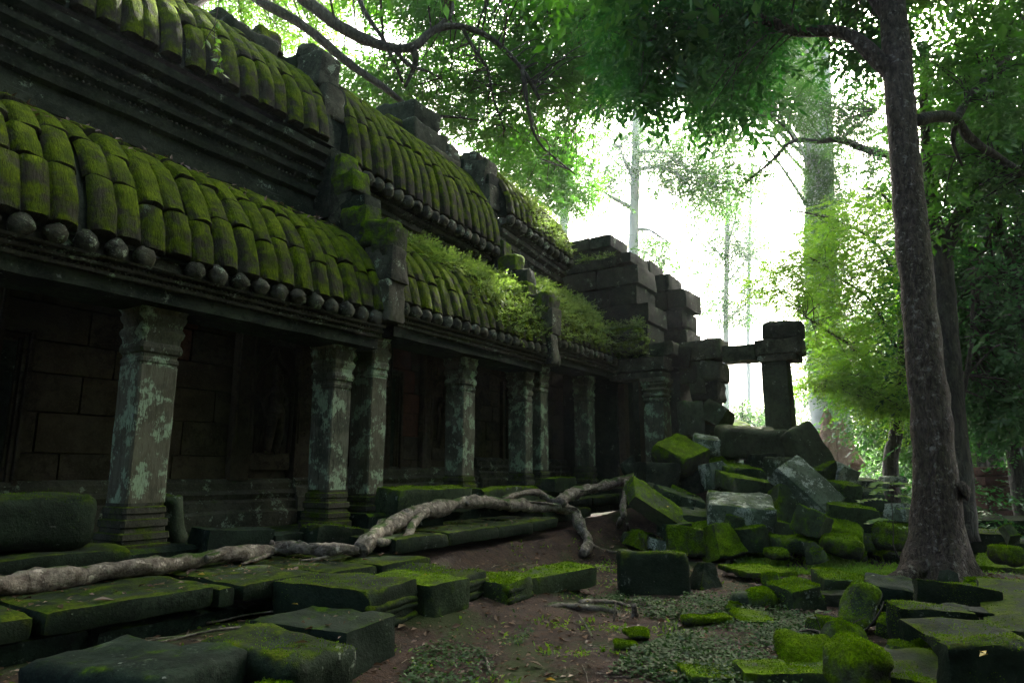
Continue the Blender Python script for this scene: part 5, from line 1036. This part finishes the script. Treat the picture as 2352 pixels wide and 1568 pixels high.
O = scatter_ground(30000, grf, rng, (6, 18, -6, 6), 30); n = len(O)
D = rng.normal(0, .6, (n, 3)); D[:, 2] = rng.uniform(.5, 1.2, n); U = rng.normal(0, 1, (n, 3)); U[:, 2] = .6; L = rng.uniform(.035, .10, n)
put('grass', leaf_mesh('grass', O, D, U, L, L * .34, M['grass'], .1), kind='stuff', label='bright short grass and clover at the foot of the heap')
# grasses and sprouts caught along the dirt bank and around stones
def bankf(x, y):
    a, b = pxs(x, y); c = fbm(np.stack((x, y, 0 * x), -1), 1.9, 99, 2); return np.clip(c * 2.2 - .35, 0, 1) * ((x > 2.5) & (y > 2.5 + .0 * x) | (y < .6))
O = scatter_ground(5200, bankf, rng, (2.5, 14, -3.5, 6.2)); n = len(O)
D = rng.normal(0, .8, (n, 3)); D[:, 2] = rng.uniform(.2, 1.1, n); U = rng.normal(0, .6, (n, 3)); U[:, 2] = 1; L = rng.uniform(.025, .075, n)
put('weeds', leaf_mesh('weeds', O, D, U, L, L * .42, M['grass'], .1), kind='stuff', label='scattered green weeds sprouting around the stones and along the dirt bank')
# dry leaf litter
O = np.vstack((scatter_ground(12000, lambda x, y: np.full(len(x), .9), rng, (2, 14, -3, 6.0)), np.column_stack((rng.uniform(1.8, 6.6, 330), rng.uniform(5.9, 7.2, 330), np.full(330, .565))), np.column_stack((rng.uniform(6.8, 11, 90), rng.uniform(6.2, 7.2, 90), np.full(90, .755))), np.column_stack((rng.uniform(3.98, 4.6, 14), rng.uniform(4.2, 5.0, 14), np.full(14, .345))), np.column_stack((rng.uniform(2.3, 4, 22), rng.uniform(4.1, 4.9, 22), np.full(22, .335)))))
n = len(O); O[:, 2] += rng.uniform(.002, .014, n); D = rng.normal(0, 1, (n, 3)); D[:, 2] *= .15; U = np.tile((0, 0, 1.), (n, 1)) + rng.normal(0, .3, (n, 3)); L = rng.lognormal(-2.95, .42, n)
put('leaf_litter', leaf_mesh('leaf_litter', O, D, U, L, L * .5, M['litter'], -.12), kind='stuff', label='brown dry leaves scattered over soil and terrace')
# leaves lodged on the near roof
x = rng.uniform(2.6, 7.4, 150); t = rng.uniform(.45, 1, 150) ** .6; y = np.interp(t, np.linspace(0, 1, 61), LOWC[:, 0]); z = np.interp(t, np.linspace(0, 1, 61), LOWC[:, 1]) + 4.06
O = np.stack((x, y - .07, z + .06), -1); D = rng.normal(0, 1, (150, 3)); U = np.tile((0, -.6, .8), (150, 1)) + rng.normal(0, .3, (150, 3)); L = rng.uniform(.05, .12, 150)
put('leaf_litter', leaf_mesh('leaf_litter', O, D, U, L, L * .45, M['litter'], -.1), kind='stuff', label='dry brown leaves caught on the near mossy roof')
# twigs on the forest floor
P0 = scatter_ground(420, lambda x, y: np.full(len(x), .9), rng, (2.3, 14, -3, 6.0)); mb = MB()
for p in P0:
    a_ = rng.uniform(0, 6.28); L_ = rng.lognormal(-1.9, .5); q = p + np.array((math.cos(a_), math.sin(a_), 0)) * L_; q[2] = ground_h(q[0], q[1]) + .008; m_ = (p + q) / 2 + rng.normal(0, .02, 3); m_[2] = ground_h(m_[0], m_[1]) + .012
    mb.add(*tube([p + (0, 0, .006), m_, q], [.005, .004, .002], 4, 0, 0, cap=False))
put('fallen_twigs', mb.mesh('fallen_twigs', M['root']), kind='stuff', label='thin dry twigs strewn over the soil')
# pebbles and crumbs of stone
O = scatter_ground(1500, lambda x, y: np.clip(.3 + fbm(np.stack((x, y, 0 * x), -1), 1.1, 61, 2), .02, 1), rng, (2.2, 15, -3, 6.2)); n = len(O); oc = np.array([(1, 0, 0), (0, 1, 0), (-1, 0, 0), (0, -1, 0), (0, 0, .7), (0, 0, -.7)], float); of = np.array([(0, 1, 4), (1, 2, 4), (2, 3, 4), (3, 0, 4), (1, 0, 5), (2, 1, 5), (3, 2, 5), (0, 3, 5)])
sz = rng.lognormal(-4.35, .45, n)[:, None, None]; V = O[:, None] + oc[None] * sz * rng.uniform(.6, 1.4, (n, 6, 1)); put('pebbles', mesh('pebbles', V.reshape(-1, 3), (np.arange(n)[:, None, None] * 6 + of[None]).reshape(-1, 3), M['rub'], True), kind='stuff', label='small stones and crumbs strewn on the path')
for o in [o for o in bpy.data.objects if o.type == 'MESH' and o.parent is None and o.data.materials and o.data.materials[0].name in ('thick_moss', 'rubble_mossy', 'slab_moss_edge') and o.get('category')]:
    dd = fwd(o.location); thick = o.data.materials[0].name
    if 2 < dd < 16: tufts(o, int((2600 if dd < 9 else 1300) * (1 if thick == 'thick_moss' else .7 if thick == 'rubble_mossy' else .35)), int(dd * 100), .2 if thick == 'thick_moss' else .5, .013 if dd < 8 else .02)
# single yellow leaves
def yleaf(label, p, ln, n=1, seed=0):
    r = np.random.default_rng(seed + 3); O = np.tile(np.array(p, float), (n, 1)) + r.normal(0, .008, (n, 3)) * (1, 1, 0); D = r.normal(0, 1, (n, 3)); D[:, 2] = .12; U = np.tile((0, 0, 1.), (n, 1)) + r.normal(0, .3, (n, 3))
    V = []; 
    me = leaf_mesh('fallen_leaf', O - p, D, U, np.full(n, ln), np.full(n, ln * .5), M['yellow'], -.2); o = put('fallen_leaf', me, None, p); tag(o, label, 'leaf')
for k, (px, py, z, ln, n, lab) in enumerate(((408, 1500, .34, .075, 3, 'curled yellow leaf trio on the large bottom-left slab'), (455, 1318, .565, .09, 1, 'yellow leaf on the terrace slab below the long root'), (552, 1300, .565, .10, 1, 'bigger yellow leaf beside the long root, near the terrace joint'), (686, 1388, .36, .08, 1, 'yellow leaf at the left corner of the flat slab below the carved one'), (816, 1418, .345, .07, 1, 'orange-yellow leaf on the flat slab below the carved one'), (985, 1320, .475, .09, 2, 'yellow leaf pair on the slab with the bright mossy corner'), (962, 1156, .99, .09, 1, 'yellow leaf on the bend of the thick twisting root'), (1145, 1142, 1.04, .09, 1, 'yellow leaf on top of the thick twisting root'), (1350, 1380, .17, .08, 1, 'yellow leaf on the half-buried root'), (1560, 1545, .02, .10, 1, 'long yellow leaf on the soil near the bottom edge'), (1270, 1563, .02, .10, 1, 'yellow leaf on the ground at the bottom edge'), (1535, 1162, 1.12, .09, 1, 'yellow leaf on the slab with drilled holes'), (2266, 1500, .55, .08, 2, 'curled yellow leaf pair on the broad flat-topped slab'))):
    yleaf(lab, atZ(px, py, z), ln, n, k)
# ferns and herbs rooted on the roofs
def herbs(label, fn, n, Lr, seed, mat='fern', nl=7, up=.55):
    r = np.random.default_rng(seed); C = fn(n, r); C = C[fbm(C, 2.6, seed, 2) + r.uniform(-.5, .5, len(C)) > -.12]; m = len(C); O, D, U, LL = sprigs(C, np.full(m, .11), 3, Lr * 1.3, r, nl, flat=.8, droop=-.35, leng=3.0)
    o = put('roof_plants', leaf_mesh('roof_plants', O, D, U, LL, LL * .55, M[mat], .15), kind='stuff', label=label)
def on_low(s, xa, xb, ta, tb, dens=None):
    def f(n, r):
        x = r.uniform(xa, xb, n); t = r.uniform(ta, tb, n)
        if dens: k = r.random(n) < dens(x, t); x, t = x[k], t[k]
        i = np.linspace(0, 1, 61); return np.stack((x, np.interp(t, i, LOWC[:, 0]) - .05, np.interp(t, i, LOWC[:, 1]) + s['ev'] + .45 + r.uniform(0, .1, len(x))), -1)
    return f
def on_up(s, xa, xb, ta, tb, hs, dens=None):
    def f(n, r):
        x = r.uniform(xa, xb, n); t = r.uniform(ta, tb, n)
        if dens: k = r.random(n) < dens(x, t); x, t = x[k], t[k]
        i = np.linspace(0, 1, 61); return np.stack((x, np.interp(t, i, UPPC[:, 0]) - .04, np.interp(t, i, UPPC[:, 1]) * hs + s['ue'] + .12 + s['us'] * (x - s['x0'])), -1)
    return f
herbs('ferny plants overgrowing the middle lower roof', on_low(SECT[1], 8.15, 12.7, 0, 1, lambda x, t: np.clip((x - 8.3) / 2.2 + (t - .62) * 1.6, .05, 1) * np.where(x > 9.6, 1, .6)), 2000, .042, 41)
herbs('fresh green ferns covering the far lower roof', on_low(SECT[2], 13.3, 16.6, 0, 1), 1500, .045, 42)
herbs('sunlit grass and herbs on the far upper roof', on_up(SECT[2], 13.6, 16.6, 0, .9, .8, lambda x, t: np.clip((x - 13.2) / 2.4, .1, 1)), 900, .035, 43)
herbs('herbs on the mossy ledge of the broken tower', lambda n, r: np.stack((r.uniform(16.6, 16.9, n), r.uniform(6.6, 7.8, n), r.choice((4.75, 5.15, 5.5), n) + r.uniform(-.1, .05, n)), -1), 260, .04, 44)
herbs('few green sprouts on top of the broken tower', lambda n, r: np.stack((r.uniform(16.9, 17.2, n), r.uniform(7.6, 8.6, n), 7.62 + 0 * r.uniform(0, 1, n)), -1), 60, .045, 45)

# ------------------------------------------------------------------ sapling, seedling, twig, hanging vine
sb = gp(2056, 11.2) + (0, 0, .02); SAP = empty('sapling', sb, 'bright green sapling with paired leaves standing left of the big trunk', 'young tree')
stem = limb('stem', [sb, atD(2055, 1262, fwd(sb)), atD(2052, 1220, fwd(sb)), atD(2048, 1150, fwd(sb)), atD(2040, 1110, fwd(sb))], .011, .004, 'bark2', SAP, 1, 6, 0)
fr = [(2052, 1215, 1, -1), (2051, 1195, -1, .2), (2049, 1170, 1, .2), (2048, 1150, -1, .4), (2046, 1140, 1, .5), (2044, 1125, -1, .7), (2041, 1112, 1, .9), (2040, 1110, -1, 1)]
rng = np.random.default_rng(3)
for k, (a, b, sg, upv) in enumerate(fr):
    o = atD(a, b, fwd(sb)); right = np.array((SH, -CH, 0)); dr = right * sg * rng.uniform(.8, 1.1) + np.array((CH, SH, 0)) * rng.uniform(-.7, .3) + (0, 0, .35); dr /= np.linalg.norm(dr); Lf = rng.uniform(.34, .5)
    tt = np.linspace(.15, 1, 7); P = o + dr * Lf * tt[:, None]; P[:, 2] -= .16 * tt ** 2; S = np.cross(dr, (0, 0, 1.)); S /= np.linalg.norm(S)
    OO = np.concatenate((P, P, P[-1:])); DD = np.concatenate((dr * .6 + S + (0, 0, -.15) + 0 * P, dr * .6 - S + (0, 0, -.15) + 0 * P, dr[None])); n = len(OO); LL = np.full(n, .15) * rng.uniform(.85, 1.1, n)
    q = np.array(sb); put('leaf_frond', leaf_mesh('leaf_frond', OO - q, DD, np.tile((-CH * .75, -SH * .75, .6), (n, 1)) + rng.normal(0, .2, (n, 3)), LL, LL * .40, M['leaf_lime'], .12), SAP)
sd = atZ(1895, 1470, .02); SE = empty('seedling', sd, 'small seedling with a few pale shiny leaves in the ivy', 'plant'); ds = fwd(sd)
limb('stem', [sd, atD(1880, 1430, ds), atD(1868, 1400, ds - .1)], .007, .003, 'bark2', SE, 1, 5, 0)
for k, (a, b, dx, dy) in enumerate(((1870, 1402, 1, .1), (1900, 1425, 1, -.15), (1882, 1418, -.9, .1), (1890, 1408, .9, .4), (1872, 1410, -1, -.1), (1905, 1440, .4, -.2))):
    o = atD(a, b, ds); dr = np.array((SH, -CH, 0)) * dx + (0, 0, dy); me = leaf_mesh('seedling_leaf', np.zeros((1, 3)), dr[None].astype(float), np.array([(-.3, -.2, 1.)]), np.array([.10]), np.array([.036]), M['cover'], .1); q = put('seedling_leaf', me, SE); q.location = Vector(o) - wloc(SE)
tw = empty('fallen_branch', atZ(1910, 1490, .05), 'thin bare forked branch lying over the ivy and leaning stone', 'branch')
limb('bough', [atZ(1790, 1462, .05), atZ(1860, 1446, .08), atZ(1930, 1462, .10), atD(1985, 1448, 6.3), atD(2020, 1405, 6.25), atD(2030, 1380, 6.25)], .012, .006, 'bark2', tw, 1, 6, .2)
limb('side_twig', [atZ(1930, 1462, .10), atD(1960, 1430, 6.4), atD(1990, 1416, 6.4)], .006, .003, 'bark2', tw, 2, 5, .2); limb('side_twig', [atZ(1882, 1450, .09), atZ(1886, 1480, .1), atZ(1880, 1500, .06)], .008, .004, 'bark2', tw, 3, 5, .2)
VI = empty('hanging_vine', atD(500, -40, 7.0), 'leafy vine hanging down before the near upper roof', 'vine'); rng = np.random.default_rng(9)
for pts, n in (([(508, -60), (500, 20), (492, 70), (498, 120), (512, 176)], 26), ([(540, -60), (548, 0), (556, 40), (560, 52)], 12), ([(500, 50), (480, 80), (470, 100)], 7), ([(506, 130), (498, 150), (496, 160)], 5)):
    C = limb('vine_stem', [atD(a, b, 7.0 + .02 * k) for k, (a, b) in enumerate(pts)], .006, .003, 'bark2', VI, 1, 5, 0, 8)
    idx = rng.integers(0, len(C), n); O = C[idx]; D = rng.normal(0, 1, (n, 3)); D[:, 2] = -.6 + rng.normal(0, .3, n); LL = rng.uniform(.05, .11, n)
    put('vine_leaves', leaf_mesh('vine_leaves', O - np.array(wloc(VI)), D, np.tile((-.5, -.4, .6), (n, 1)) + rng.normal(0, .4, (n, 3)), LL, LL * .55, M['leaf_light'], .15), VI)

# ------------------------------------------------------------------ misty forest air
def haze(x0, x1, y0, y1, z0, z1, dens):
    V = [(x, y, z) for x in (x0, x1) for y in (y0, y1) for z in (z0, z1)]
    F = [(0, 1, 3, 2), (4, 6, 7, 5), (0, 4, 5, 1), (2, 3, 7, 6), (0, 2, 6, 4), (1, 5, 7, 3)]
    m, nt = mat_new('misty_air'); s = NT(nt); v = s.n('ShaderNodeVolumePrincipled'); v.inputs['Color'].default_value = (.80, .94, 1.0, 1)
    v.inputs['Density'].default_value = dens; v.inputs['Anisotropy'].default_value = HAZE_G
    o = s.n('ShaderNodeOutputMaterial'); s.l(v.outputs[0], o.inputs['Volume'])
    put('haze', mesh('haze', V, F, m, False), kind='stuff', label='pale morning mist between the trees')
HAZE_G = .65
if HAZE: haze(-170, 270, -170, 210, -1.4, 75, HAZE)
